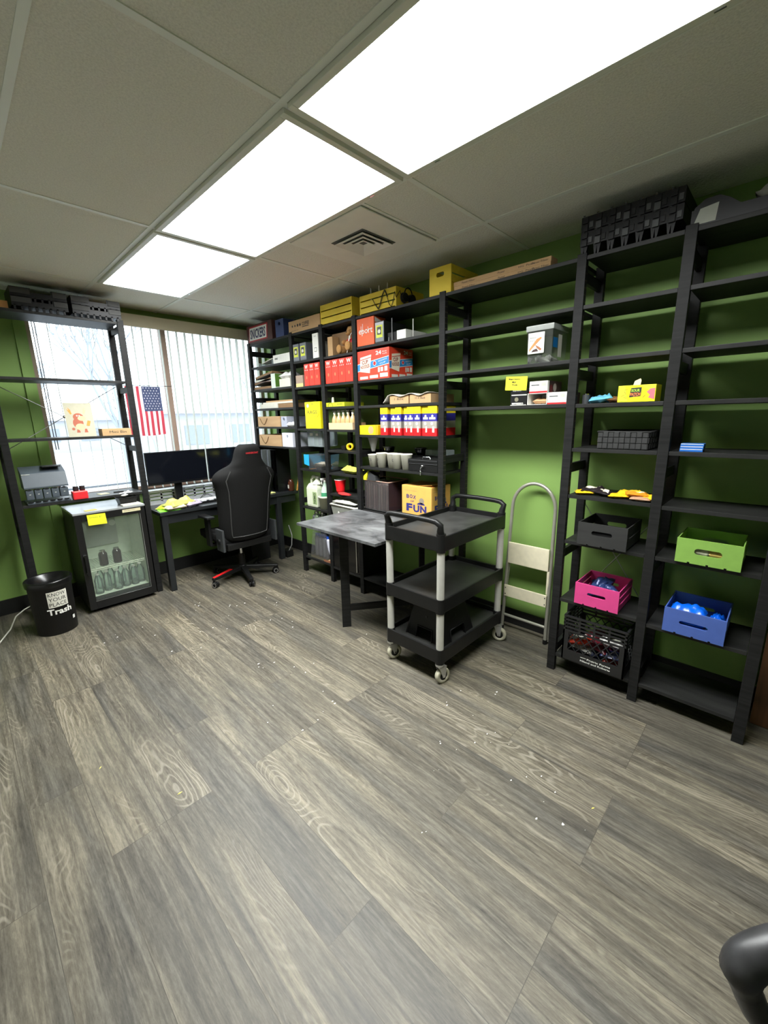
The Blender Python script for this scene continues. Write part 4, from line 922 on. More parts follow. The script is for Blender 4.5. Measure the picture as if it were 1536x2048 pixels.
mb = MB(); mb.tube([(.135, -.012, .040), (.128, -.016, .030), (.122, -.014, .012)], .0035, chrome, n=6); mb.ell((.138, -.014, .044), (.010, .003, .006), chrome, 10); mb.ell((.121, -.013, -.008), (.006, .003, .018), chrome, 10); solo(mb, 'key', 'small bunch of silver keys hanging from the cash box lock', 'keys', at(1.978, 1.1215), SH)
def bowl(loc, label, r, h):
    mb = MB(); mb.lathe([(0, 0), (r*.6, 0), (r*.9, h*.5), (r, h), (r+.004, h+.002), (r-.003, h), (r*.88, h*.5), (r*.58, .003), (0, .003)], (0, 0, 0), chrome, 30); return solo(mb, 'metal_bowl', label, 'bowl', loc, 0, 'shiny metal bowls')
mb = MB(); mb.box(0, 0, 0, .30, .12, .105, plas, b=.003); solo(mb, 'black_carton', 'black carton standing behind the white paper cups', 'box', at(2.40, 1.1215, 2.42), SH)
bowl((2.475, 2.33, 1.2275), 'shiny metal bowl on the black carton behind the left paper cups', .052, .045)
mb = MB(); mb.box(0, 0, 0, .34, .14, .098, plas, b=.003); solo(mb, 'black_carton', 'black carton standing behind the cash box', 'box', at(2.075, 1.1215, 2.54-.09), SH)
bowl((2.50, 2.02, 1.221), 'shiny metal bowl left of the clear bin behind the cash box', .050, .050)
mb = MB(); mb.box(0, 0, 0, .20, .09, .045, clr, b=.008); solo(mb, 'clear_lid_bin', 'clear plastic lid lying behind the cash box', 'lid', at(1.945, 1.2205, 2.46), SH)
mb = MB(); mb.lathe([(.013, 0), (.040, .105), (.043, .105), (.043, .110), (0, .110)], (0, 0, 0), pm('grey_cone', 120, 120, 118, .5), 22); mb.lathe([(0, 0), (.013, 0)], (0, 0, 0), MATS['grey_cone'], 22)
solo(mb, 'hanging_cup_tube', 'grey tapered cup hanging under the glove box shelf', 'cup', (2.35, 2.385, 1.243))
# --- wrappers, bay B z 1.076
dkf = pm('black_foil', 34, 28, 30, .3, metal=.1); cream = pm('cream_print', 226, 218, 190, .4); yf = pm('yellow_foil', 236, 186, 36, .3, metal=.1); of = pm('orange_foil', 226, 140, 40, .3, metal=.1)
W5 = [((.03, .05, .001), .10, .07, .022, yf, .5, 0, 'yellow corner wrapper under the black ones, by the post', None), ((.065, .07, .012), .11, .075, .028, dkf, .15, -.1, 'black and cream snack wrapper, left of two', cream), ((.115, .06, .004), .11, .075, .028, dkf, -.2, .08, 'black and cream snack wrapper, right of two', cream)]
for i, (c, L, W, th, m_, yw_, tl_, lb, m2) in enumerate(W5):
    mb = MB(); mb.pouch(c, L, W, th, m_, yaw=yw_, tilt=tl_, seed=60+i, m2=m2); solo(mb, 'snack_wrapper', lb, 'wrapper', at(.79, 1.0775), SH, 'wrappers on the shelf above the black crate')
W6 = [((.03, .05, .001), .11, .075, .022, yf, .35, 0, 'yellow snack wrapper leftmost in the yellow heap'), ((.075, .075, .012), .12, .08, .026, yf, -.15, -.1, 'yellow snack wrapper in the middle of the heap', ), ((.105, .05, .016), .10, .075, .024, of, .4, .1, 'orange snack wrapper on top of the yellow heap'), ((.150, .06, .002), .10, .08, .026, yf, -.4, 0, 'pale yellow snack wrapper at the right of the heap'), ((.130, .02, .001), .09, .045, .018, pm('brown_white_foil', 170, 130, 100, .4), .05, 0, 'small brown and white wrapper at the front of the heap')]
for i, q in enumerate(W6):
    c, L, W, th, m_, yw_, tl_, lb = q; mb = MB(); mb.pouch(c, L, W, th, m_, yaw=yw_, tilt=tl_, seed=70+i, m2=cream if i == 2 else None); solo(mb, 'snack_wrapper', lb, 'wrapper', at(.620, 1.0775), SH, 'wrappers on the shelf above the black crate')
# --- E z 1.037 cloth ; F tub
mb = MB(); mb.pouch((.09, .06, .001), .20, .11, .055, pm('lime_cloth', 196, 196, 74, .8), seed=80, yaw=-.1); solo(mb, 'lime_cloth', 'crumpled lime yellow cloth on the shelf above the red cup', 'cloth', at(2.752, 1.039), SH)
t = thing('clear_tub', 'clear plastic tub with a bright blue end, holding crumpled paper', 'tub', at(3.235, 1.046, 2.31), SH); w, d, h = .21, .20, .135; mb = MB()
mb.frustum((.03, 0, w, d), (.02, -.01, w+.01, d+.01), 0, h, tub); mb.build('tub_body', t)
mb = MB(); mb.add([(.029, -.001, .004), (.029, d, .004), (.018, d+.01, h), (.018, -.012, h)], [(0, 1, 2, 3)], pm('sky_blue_print', 40, 160, 214, .4)); mb.poly(((.0, -.013, 0), (1, 0, 0), (0, 0, 1)), [(-.03, .045), (.05, .03), (.05, h), (-.03, h)], MATS['sky_blue_print']); mb.build('label', t)
mb = MB(); mb.pouch((.12, .09, .003), .15, .13, .05, pm('brown_paper_scraps', 170, 160, 146, .8), seed=83); solo(mb, 'paper_scraps', 'crumpled paper scraps in the clear tub with the blue end', 'paper', at(3.235, 1.048, 2.31), SH)
carton('orange_envelope', 'flat orange-brown envelope behind the clear tub with the blue end', 'envelope', at(3.33, 1.046, 2.40), .12, .10, .05, pm('amber_card', 196, 130, 56, .6))
# --- E z .852 red cup + dustpan brush
t = thing('party_cup', 'red plastic party cup on a low shelf', 'cup', (2.36, 2.825, .853)); mb = MB(); rc = pm('red_plastic', 205, 24, 30, .3)
mb.lathe([(0, .0), (.034, 0), (.038, .03), (.037, .032), (.050, .118)], (0, 0, 0), rc, 26); mb.lathe([(.050, .118), (.053, .120), (.050, .123), (.047, .118), (.033, .004), (0, .004)], (0, 0, 0), white, 26); mb.build('cup_body', t)
mb = MB(); mb.prism(((0, 0, .004), (1, .0, 0), (0, 1, 0)), [(0, 0), (.07, -.02), (.15, .0), (.15, .02), (.08, .035), (.02, .05)], .012, pm('faded_red', 196, 60, 60, .5)); solo(mb, 'red_scoop', 'small red plastic scoop lying before the red party cup', 'scoop', at(2.79, .853, 2.30), SH)
# --- F z .676 jug, spray, bucket
t = thing('jug', 'large white plastic jug with a handle and green label', 'jug', (2.385, 3.215, .677), SH); cr_ = pm('milk_plastic', 214, 218, 196, .4, noise_amt=.03)
mb = MB(); w2, d2 = .082, .06
for z0, z1, s0, s1 in ((0, .012, .92, 1), (.012, .185, 1, 1), (.185, .225, 1, .72)): mb.frustum((-w2*s0, -d2*s0, w2*s0, d2*s0), (-w2*s1, -d2*s1, w2*s1, d2*s1), z0, z1, cr_)
mb.lathe([(.055, .222), (.042, .245), (.022, .262), (.020, .275), (0, .275)], (.03, 0, 0), cr_, 20); mb.build('body', t, bevel=.008)
mb = MB(); mb.tube([(-.070, 0, .20), (-.068, 0, .255), (-.045, 0, .285), (-.005, 0, .288), (.025, 0, .262)], .0135, cr_, n=10); mb.build('handle', t)
mb = MB(); mb.cyl((.03, 0, .275), (.03, 0, .295), .021, white, n=18); mb.build('cap', t)
mb = MB(); mb.rect(((0, -d2-.001, 0), (1, 0, 0), (0, 0, 1)), .015, .03, .078, .15, pm('label_green', 150, 170, 120)); mb.text(((0, -d2-.0018, 0), (0, 0, 1), (-1, 0, 0)), 'NEMO', .04, -.06, .04, pm('label_ink', 40, 60, 36), fitw=.10, fith=.03, bold=.02); mb.build('label', t)
t = thing('bucket', 'small white plastic bucket in front of the spray bottle', 'bucket', (2.365, 3.058, .677)); mb = MB()
mb.lathe([(0, 0), (.052, 0), (.062, .105), (.067, .105), (.067, .122), (.062, .124), (.060, .118), (.058, .10), (.050, .004), (0, .004)], (0, 0, 0), cr_, 28); mb.build('bucket_body', t)
t = thing('spray_bottle', 'clear spray bottle with green liquid standing in the white bucket', 'bottle', (2.368, 3.060, .682)); mb = MB(); mb.lathe([(0, 0), (.036, 0), (.038, .01), (.038, .15)], (0, 0, 0), pm('green_liquid', 70, 150, 110, .2), 22); mb.lathe([(.038, .15), (.036, .165), (.012, .235), (.011, .25)], (0, 0, 0), pm('frosted_plastic', 190, 214, 196, .3), 22); mb.build('body', t)
mb = MB(); mb.cyl((0, 0, .25), (0, 0, .268), .014, white, n=14); mb.box(-.045, -.008, .266, .02, .008, .285, white, b=.004); mb.tube([(-.03, 0, .268), (-.036, 0, .245), (-.03, 0, .225)], .004, white, n=6); mb.build('sprayer', t)
# glass jars on a hanging rail below
for i, (y, x) in enumerate(((3.20, 2.36), (3.12, 2.37))):
    mb = MB(); mb.lathe([(0, 0), (.035, 0), (.045, .03), (.04, .07), (.02, .09), (.022, .095), (0, .095)], (0, 0, 0), thin_glass('jar_glass%d' % i, (.8, .85, .85), .4, .03, .12, (.6, .64, .62)), 20); mb.cyl((0, 0, .095), (0, 0, .110), .022, chrome, n=14)
    solo(mb, 'glass_jar', ['clear glass jar under the white jug, left of two', 'clear glass jar under the white bucket, right of two'][i], 'jar', (x, y, .5205), 0, 'glass jars on the low carton')
# --- F bottom: bag with blue/white bottles
t = thing('water_bottle_pack', 'clear bag of white cans with blue tops on the bottom shelf', 'bag', at(3.29, .167, 2.31), SH)
wc = pm('silver_can', 206, 206, 220, .35, metal=.2); bc = pm('royal_blue_plastic', 24, 70, 170, .35)
for i in range(4):
    for j in range(2):
        mb = MB(); mb.lathe([(0, 0), (.028, 0), (.030, .01), (.030, .18), (.022, .195), (0, .195)], (.085+.058*i if i < 3 else .26, .05+.065*j, .025), wc, 18); mb.cyl((.085+.058*i if i < 3 else .26, .05+.065*j, .22), (.085+.058*i if i < 3 else .26, .05+.065*j, .245), .024, bc, n=16)
        mb.build('can', t)
mb = MB(); mb.box(.02, .005, 0, .30, .17, .022, pm('cream_tray', 222, 200, 140, .5), b=.003); mb.build('tray', t)
mb = MB(); mb.frustum((.02, .0, .295, .17), (.05, .02, .25, .14), .001, .27, thin_glass('shrink_film', (.96, .96, .98), .3, .1, .06)); mb.build('film', t)
mb = MB(); mb.box(0, 0, 0, .10, .12, .02, pm('rust_paper', 140, 92, 66, .8)); solo(mb, 'rust_paper_pad', 'reddish brown pad on the bottom shelf beside the bag of cans', 'pad', at(3.06, .167, 2.31), SH)
# --- rags bin (bay E)
t = thing('rag_bin', 'grey plastic bin of white cloths marked RAGS', 'bin', at(2.885, .601, 2.285), SH); w, d, h = .335, .26, .155; gb = pm('bin_grey', 128, 130, 122, .5)
mb = MB(); k = .004; bt_, tp = (.03, .02, w-.03, d-.02), (0, 0, w, d)
mb.frustum(bt_, tp, 0, h, gb); mb.build('bin_body', t)
mb = MB(); mb.tube([(.0, 0, h), (w, 0, h), (w, d, h), (0, d, h)], .009, offw, n=8, closed=True); mb.build('rim', t)
mb = MB(); F = ((0, .012, 0), (1, 0, 0), (0, -.13, 1)); mb.text(F, 'RAGS', .15, .05, .05, plasg, fitw=.12, fith=.045); mb.disc(F, .11, .07, .016, white, ry=.036); mb.build('label', t)
mb = MB(); mb.pouch((.16, .11, h-.005), .30, .2, .06, pm('white_rags', 216, 214, 204, .95), seed=91, crimp=.3, nx=24); solo(mb, 'white_rags', 'heap of white cloths in the grey bin marked RAGS', 'cloths', at(2.885, .602, 2.285), SH)
# --- black glossy cabinet in bay E bottom
t = thing('black_cabinet', 'glossy black box with a chrome edge bar on the bottom shelf behind the table leg', 'cabinet', at(2.895, .156, 2.302), SH); gl_ = pm('gloss_black', 12, 12, 13, .12)
mb = MB(); mb.box(0, .004, 0, .355, .27, .40, pm('charcoal_case', 40, 40, 42, .45), b=.004); mb.build('case', t)
mb = MB(); mb.box(.004, 0, .004, .351, .004, .396, gl_, b=.001); mb.build('front_panel', t)
mb = MB(); mb.box(.318, -.010, .02, .328, 0, .385, chrome, b=.003); mb.build('edge_bar', t)
# --- document box & fun box in bay D z .757
t = thing('file_box', 'clear file box packed with dark folders behind the table', 'file box', at(2.487, .7595, 2.335), SH); w, d, h = .275, .24, .245
mb = MB(); mb.box(0, 0, 0, w, .002, h, thin_glass('file_front', (.85, .8, .8), .2, .06, .10, (.4, .36, .36))); mb.box(0, 0, 0, w, d, .004, plas); mb.box(w-.003, .002, .004, w, d, h, thin_glass('file_side', (.7, .6, .62), .3, .05, .2, (.2, .12, .14))); mb.box(0, .002, .004, .003, d, h, plas); mb.tube([(0, 0, h), (w, 0, h), (w, d, h), (0, d, h)], .004, pm('copper_rim', 190, 150, 130, .3), n=6, closed=True); mb.tube([(0, 0, .006), (w, 0, .006), (w, d, .006)], .006, plas, n=6); mb.build('box_body', t)
fc = [pm('f%d' % i, *c, .6) for i, c in enumerate(((170, 170, 164), (196, 182, 174), (140, 126, 122), (176, 158, 150), (126, 112, 112), (190, 168, 164), (150, 124, 124)))]
for i in range(9):
    mb = MB(); x = .010+i*.028; mb.box(0, 0, 0, .006, d-.02, h-.02-.006*(i % 3), fc[i % 7], Matrix.Translation((x, .008, .006)) @ Matrix.Rotation(.05*(1 if i % 2 else -1)*0+.04, 4, 'Y')); mb.rect(((0, .006, 0), (1, 0, 0), (0, 0, 1)), x+.007, .01, x+.024, h-.03-.01*(i % 2), fc[(i+2) % 7])
    mb.build('folder', t)
t = thing('fun_box', 'yellow-brown carton printed BOX OF FUN', 'box', (2.345, 2.082, .7595), SH); w, d, h = .285, .235, .245
fy = pm('fun_yellow', 218, 166, 84, .55); fb = pm('fun_blue', 40, 44, 116, .5)
mb = MB(); mb.box(0, 0, 0, w, d, h, fy, b=.008)
F = FRONT(.001)
for fr, W in ((F, w), (SIDE(w, .001), d)):
    for i, (c, x, z, r_) in enumerate((('B', .17, .60, .05), ('O', .28, .61, 0), ('X', .39, .60, -.1))): mb.text(fr, c, W*x, h*z, .05, fb, fith=h*.12, fitw=W*.10, bold=.03, rot=r_)
    mb.text(fr, 'OF', W*.30, h*.49, .03, fb, fith=h*.055, fitw=W*.13, bold=.02)
    for i, (c, x, z) in enumerate((('F', .16, .20), ('U', .40, .19), ('N', .63, .20))): mb.text(fr, c, W*x, h*z, .08, fb, fith=h*(.24-.012*i), fitw=W*.21, bold=.05)
    mb.disc(fr, W*.68, h*.56, W*.085, pm('fun_grey', 140, 130, 116), n=9)
    mb.poly(fr, [(W*(.66+.13*math.cos(a_)), h*(.44+.07*math.sin(a_))) for a_ in [PI*i/10 for i in range(11)]], fb)
    mb.text(fr, 'Snacks & surprises', W*.10, h*.83, .01, fb, fith=h*.022, fitw=W*.42)
mb.build('carton_body', t)
mb = MB(); mb.box(0, 0, 0, .11, .10, .003, fy, Matrix.Translation((w-.12, .02, h+.001)) @ Matrix.Rotation(-.12, 4, 'Y')); mb.build('flap', t)
t = thing('tool_pair', 'yellow and grey hand tool on the clear file box', 'tool', at(2.49, 1.006, 2.33), SH); mb = MB(); mb.prism(((0, 0, 0), (1, 0, 0), (0, 0, 1)), [(0, 0), (.03, .0), (.055, .075), (.0, .03)], -.03, yel); mb.build('handle', t)
mb = MB(); mb.prism(((.045, 0, 0), (1, 0, 0), (0, 0, 1)), [(0, 0), (.10, .0), (.09, .04), (.02, .075)], -.05, plasg); mb.build('tool_body', t)
# --- bays A/B lower: crates
darkc = wood_mat('black_crate_wood', (.016, .016, .016), (.028, .028, .027), (3, 20, 20), .6)
pinkc = pm('magenta_crate_paint', 196, 60, 122, .5); grc = pm('light_green_crate_paint', 122, 160, 72, .5); blc = pm('slate_blue_crate_paint', 66, 90, 158, .5)
crate('storage_crate', 'black wooden crate with a slot handle on the shelf above the pink crate', 'crate', at(.752, .819, 2.27), .238, .27, .122, darkc, ends='front', slats=2, hw=.42, hh=.20, hy=.58)
crate('storage_crate', 'pink wooden crate with a slot handle', 'crate', at(.745, .470, 2.288), .222, .25, .122, pinkc, ends='front', hw=.42, hh=.16, hy=.55)
crate('storage_crate', 'light green wooden crate with a slot handle', 'crate', at(.311, .819, 2.285), .240, .25, .115, grc, ends='front', slats=2, hw=.42, hh=.26, hy=.52)
crate('storage_crate', 'blue wooden crate with a slot handle full of blue packets', 'crate', at(.322, .459, 2.282), .238, .26, .122, blc, ends='front', slats=2, hw=.46, hh=.16, hy=.50)
sb = pm('dark_blue_foil', 38, 52, 96, .3, metal=.2); bp_ = pm('electric_blue_foil', 10, 96, 220, .25); cp_ = pm('cyan_packet', 70, 170, 220, .25)
for i, (c, L, W, th, yw_, tl_) in enumerate(((( .09, .12, .045), .15, .09, .05, 1.2, -.5), ((.13, .10, .030), .13, .09, .05, .5, -.3), ((.10, .17, .045), .13, .09, .05, -.3, -.6))):
    mb = MB(); mb.pouch(c, L, W, th, sb, yaw=yw_, tilt=tl_, seed=100+i); solo(mb, 'blue_packet', ['dark blue packet at the left in the pink crate', 'dark blue packet lying at the front in the pink crate', 'dark blue packet standing at the back in the pink crate'][i], 'packet', at(.745, .483, 2.288), SH, 'dark blue packets in the pink crate')
for i, (c, L, W, th, yw_, m_) in enumerate((((.085, .06, .012), .14, .08, .055, 0, bp_), ((.085, .14, .012), .14, .08, .055, .1, cp_), ((.085, .09, .060), .14, .09, .05, .05, bp_), ((.195, .08, .012), .09, .055, .05, 1.5, cp_), ((.190, .17, .012), .09, .055, .05, 1.4, bp_))):
    mb = MB(); mb.pouch(c, L, W, th, m_, yaw=yw_, seed=110+i, m2=None); solo(mb, 'blue_packet', ['bright blue packet behind the handle slot of the blue crate', 'pale cyan packet deeper in the blue crate', 'bright blue packet on top in the blue crate', 'cyan packet at the right in the blue crate', 'bright blue packet at the back right of the blue crate'][i], 'packet', at(.322, .472, 2.282), SH, 'bright packets in the blue crate')
for i, (c, m_) in enumerate((((.09, .035, .012), pm('silver_wrap', 180, 176, 160, .3, metal=.3)), ((.155, .035, .012), pm('gold_wrap', 190, 160, 90, .3, metal=.3)))):
    mb = MB(); mb.pouch(c, .07, .05, .055, m_, seed=120+i); solo(mb, 'candy_packet', ['silver packet behind the handle slot of the green crate', 'gold packet behind the handle slot of the green crate'][i], 'packet', at(.311, .832, 2.285), SH, 'packets in the green crate')
# milk crate
t = thing('milk_crate', 'black plastic milk crate with white lettering on the bottom shelf', 'milk crate', at(.785, .1155, 2.275), SH); w, d, h = .325, .29, .275
mk = mat('milk_crate_plastic', (.012, .012, .013), .33)
def side_grid(mb, L, T):
    mb.box(0, 0, 0, L, .008, .062, mk, T); mb.box(0, 0, .062, .030, .008, h-.1, mk, T); mb.box(L-.030, 0, .062, L, .008, h-.1, mk, T)
    for z in (h-.1, h-.078, h-.056, h-.034, h-.012): mb.box(0, -.003 if z > h-.03 else 0, z, L, .009, z+.009, mk, T)
    for x in (0, L*.25, L*.5-.005, L*.75-.01, L-.012): mb.box(x, .001, h-.1, x+.010, .007, h, mk, T)
    n = 6
    for i in range(n):
        a = .03+i*(L-.06)/n; b_ = a+(L-.06)/n
        for (x0, x1) in ((a, b_), (b_, a)): mb.tube([T @ Vector((x0, .004, .062)) if T else (x0, .004, .062), T @ Vector((x1, .004, .118)) if T else (x1, .004, .118)], .003, mk, n=5)
        for (x0, x1) in ((a, b_), (b_, a)): mb.tube([T @ Vector((x0, .004, .118)) if T else (x0, .004, .118), T @ Vector((x1, .004, h-.1)) if T else (x1, .004, h-.1)], .003, mk, n=5)
for nm, L, T in (('front_wall', w, None), ('back_wall', w, Matrix.Translation((0, d-.008, 0))), ('side_wall', d, Matrix.Rotation(PI/2, 4, 'Z') @ Matrix.Translation((0, -w, 0))), ('side_wall', d, Matrix.Rotation(PI/2, 4, 'Z') @ Matrix.Translation((0, -.008, 0)))):
    mb = MB(); side_grid(mb, L, T); mb.build(nm, t)
mb = MB(); mb.box(.008, .008, 0, w-.008, d-.008, .008, mk); mb.build('base', t)
mb = MB(); F = FRONT(.001); mb.text(F, 'Prairie Farms', .14, .036, .02, white, fitw=.12, fith=.011, bold=.02); mb.text(F, 'Hiland and Roberts', .105, .018, .02, white, fitw=.155, fith=.011, bold=.02); mb.rect(F, .105, .042, .135, .045, white); mb.build('lettering', t)
sn = [pm('red_orange_foil', 206, 60, 36, .3), pm('maroon_foil', 96, 28, 40, .3), pm('silver_foil', 190, 188, 184, .3, metal=.3), pm('ink_blue_foil', 34, 44, 84, .3), pm('maroon_foil2', 110, 34, 44, .3)]
for i, (c, yw_) in enumerate((((.08, .05, .085), .2), ((.17, .06, .075), -.3), ((.22, .10, .10), .4), ((.25, .05, .055), .1), ((.13, .16, .09), 1.0))):
    mb = MB(); mb.pouch((c[0], c[1]+.02, c[2]), .12, .075, .045, sn[i], yaw=yw_, tilt=(-.2, .1, .2, 0, .1)[i], seed=130+i, m2=offw if i in (0, 2) else None); mb.pouch((c[0]+.01, c[1]+.05, c[2]-.06), .12, .08, .05, sn[(i+2) % 5], yaw=-yw_, seed=140+i)
    solo(mb, 'snack_bag', ['red and orange snack bag at the left in the milk crate', 'maroon snack bag in the middle of the milk crate', 'silver snack bag at the right in the milk crate', 'dark blue snack bag at the front right of the milk crate', 'maroon snack bag at the back of the milk crate'][i], 'snack bag', at(.785, .1165, 2.275), SH, 'snack bags in the milk crate')
# ================================================================== folding table
def rb(pts, r):   # round bar helper
    return pts
t = thing('folding_table', 'black gateleg table folding out from the shelving, scuffed grey on top', 'table', (1.69, 1.722, 0))
scuff = bpy.data.materials.new('scuffed_black_top'); scuff.use_nodes = True; nt = scuff.node_tree; b_ = nt.nodes['Principled BSDF']; tc = nt.nodes.new('ShaderNodeTexCoord'); mp = nt.nodes.new('ShaderNodeMapping'); mp.inputs['Scale'].default_value = (7, 4, 7); mp.inputs['Rotation'].default_value = (0, 0, .5)
n1 = nt.nodes.new('ShaderNodeTexNoise'); n1.inputs['Scale'].default_value = 1.2; n1.inputs['Detail'].default_value = 8; n1.inputs['Distortion'].default_value = .8; n1.inputs['Roughness'].default_value = .62
cr = nt.nodes.new('ShaderNodeValToRGB'); cr.color_ramp.elements[0].position = .35; cr.color_ramp.elements[0].color = (.035, .036, .038, 1); cr.color_ramp.elements[1].position = .72; cr.color_ramp.elements[1].color = (.19, .195, .20, 1)
nt.links.new(tc.outputs['Object'], mp.inputs[0]); nt.links.new(mp.outputs[0], n1.inputs['Vector']); nt.links.new(n1.outputs['Fac'], cr.inputs[0]); nt.links.new(cr.outputs[0], b_.inputs['Base Color']); b_.inputs['Roughness'].default_value = .42
mb = MB(); mb.box(0, 0, .738, .60, .826, .757, scuff, b=.0015); mb.build('table_top', t)
mb = MB(); a0 = Vector((.128, .45, 0)); dr = Vector((.60-.128, .10-.45, 0)).normalized(); ang = math.atan2(dr.y, dr.x)
T = Matrix.Translation(a0) @ Matrix.Rotation(ang, 4, 'Z')
mb.box(-.032, -.014, 0, .032, .014, .737, black, T, b=.002); mb.build('leg', t)
mb = MB(); mb.box(.0325, -.011, .125, .55, .011, .172, black, T, b=.002); mb.build('stretcher', t)
mb = MB(); mb.box(.0325, -.011, .685, .55, .011, .732, black, T, b=.002); mb.build('rail', t)
mb = MB(); mb.box(.551, -.014, .10, .59, .014, .737, black, T, b=.002); mb.build('hinge_post', t)

# ================================================================== utility cart
X0, X1, Y0, Y1 = 1.705, 2.405, 1.235, 1.665
t = thing('utility_cart', 'black plastic three-tier cart with grey posts and castors', 'cart', (X0, Y0, 0)); W_, D_ = X1-X0, Y1-Y0
cp = mat('cart_plastic', (.009, .009, .009), .38, nscale=14, noise_amt=.25, bump=.3, spec=.25); cs = mat('cart_shelf_worn', (.036, .036, .034), .38, nscale=7, noise_amt=.6, spec=.3)
gpost = pm('grey_post', 182, 180, 172, .38)
for nm, z, hh in (('bottom_shelf', .150, .070), ('middle_shelf', .460, .065), ('top_shelf', .815, .070)):
    mb = MB(); k = .014; zs = z+hh-.03
    mb.box(k, k, zs-.006, W_-k, D_-k, zs, cs)
    for a in ((0.02, 0, W_-.02, k), (0.02, D_-k, W_-.02, D_), (0, .02, k, D_-.02), (W_-k, .02, W_, D_-.02)): mb.box(a[0], a[1], z-.012, a[2], a[3], z+hh, cp, b=.004)
    for x in (0, W_):
        for y in (0, D_):
            cx, cy = x+(.026 if x == 0 else -.026), y+(.026 if y == 0 else -.026); mb.cyl((cx, cy, z-.02), (cx, cy, z+hh+(.0 if nm != 'top_shelf' else .012)), .026, cp, n=18)
    mb.build(nm, t)
for x in (.026, W_-.026):
    for y in (.026, D_-.026):
        for z0, z1 in ((.22, .44), (.525, .795)):
            mb = MB(); mb.cyl((x, y, z0), (x, y, z1), .0215, gpost, n=18); mb.build('post', t)
for x, sx in ((.026, -1), (W_-.026, 1)):
    mb = MB(); yA, yB = .026, D_-.026; P = []
    P = [(x, yA, .885), (x+sx*.008, yA, .915), (x+sx*.014, yA-.006, .945), (x+sx*.018, yA+.02, .962), (x+sx*.020, yA+.06, .966), (x+sx*.022, D_/2, .968), (x+sx*.020, yB-.06, .966), (x+sx*.018, yB-.02, .962), (x+sx*.014, yB+.006, .945), (x+sx*.008, yB, .915), (x, yB, .885)]
    mb.tube(P, [.021, .019, .017, .0155, .015, .015, .015, .0155, .017, .019, .021], cp, n=14); mb.build('handle', t)
tyre = pm('grey_tyre', 166, 162, 142, .6); cast = None
def caster(parent, x, y, rz, r=.047, tm=tyre, fm_=alu, h=.128):
    """swivel castor built as a part with sub-parts"""
    e = MB(); e.cyl((0, 0, h-.012), (0, 0, h), .026, fm_, n=16); [e.prism(((0, yy, 0), (1, 0, 0), (0, 0, 1)), [(.011, r-.008), (.029, r-.008), (.036, h-.014), (-.016, h-.014)], -.003, fm_) for yy in (-.020, .017)]; e.box(-.016, -.020, h-.022, .03, .020, h-.012, fm_)
    o = e.build('castor', parent, (x, y, 0), rz)
    e = MB(); T = Matrix.Translation((.020, 0, r)) @ Matrix.Rotation(PI/2, 4, 'X')
    e.lathe([(r*.55, -.014), (r*.94, -.014), (r, -.009), (r, .009), (r*.94, .014), (r*.55, .014), (r*.55, -.014)], (0, 0, 0), tm, 28, T); w = e.build('wheel', o)
    e = MB(); e.lathe([(0, -.012), (r*.56, -.012), (r*.56, .012), (0, .012), (0, -.012)], (0, 0, 0), plas if tm is tyre else chrome, 20, T); e.cyl((.020, -.022, r), (.020, .022, r), .006, chrome, n=10); e.build('hub', o)
    return o
for x, y, a_ in ((.026, .026, -.25), (.026, D_-.026, -.35), (W_-.026, .026, -1.2), (W_-.026, D_-.026, .6)): caster(t, x, y, a_)
# step stool on the bottom shelf
t = thing('step_stool', 'black folding step stool on the bottom shelf of the cart', 'stool', (X0+.245, Y0+.19, .1905)); st = mat('stool_plastic', (.009, .009, .009), .4, spec=.25)
mb = MB(); mb.box(-.125, -.105, .21, .125, .105, .232, st, b=.006); mb.build('seat', t)
def leg_panel(T):
    mb = MB(); W2, w2, hh = .165, .115, .212
    o = [(-W2, 0), (-.075, 0), (-.070, .075), (.070, .075), (.075, 0), (W2, 0), (w2, hh), (-w2, hh)]
    mb.prism(((0, 0, 0), (1, 0, 0), (0, 0, 1)), o, -.010, st, T); mb.tube([T @ Vector(p) for p in ((-.075, -.003, 0), (-.070, -.003, .072), (.070, -.003, .072), (.075, -.003, 0))], .004, st, n=6); mb.cyl(T @ Vector((0, -.002, .14)), T @ Vector((0, .002, .14)), .008, ink, n=12); mb.build('leg_panel', t)
for a_ in (0, PI): leg_panel(Matrix.Rotation(a_, 4, 'Z') @ Matrix.Translation((0, -.140, 0)) @ Matrix.Rotation(-.17, 4, 'X'))
for a_ in (PI/2, -PI/2): leg_panel(Matrix.Rotation(a_, 4, 'Z') @ Matrix.Translation((0, -.160, 0)) @ Matrix.Rotation(-.19, 4, 'X') @ Matrix.Diagonal((.8, 1, 1, 1)))

# ================================================================== step ladder folded against the wall
t = thing('step_ladder', 'folded cream and steel step ladder leaning on the green wall behind the cart', 'ladder', (2.545, 1.150, 0))
lt = pm('ladder_tube', 170, 168, 156, .3, metal=.5); cst = pm('cream_tread', 222, 214, 186, .5)
def lz(z): return .062*z/1.07      # lean towards the wall
hwf = lambda z: .158-.014*z
P = [(lz(.012), hwf(0), .012)]+[(lz(z), hwf(z), z) for z in (.2, .5, .8, .90)]
arc = [(lz(.90+.165*math.sin(a_)), (hwf(.9))*math.cos(a_), .90+.165*math.sin(a_)) for a_ in [PI*i/16 for i in range(1, 16)]]
mb = MB(); mb.tube(P+arc+[(x, -y, z) for x, y, z in P[::-1]], .0115, lt, n=12)
mb.build('front_frame', t)
mb = MB(); mb.tube([(lz(.12), -.15, .115), (lz(.12), .15, .115)], .010, lt, n=10); mb.build('floor_bar', t)
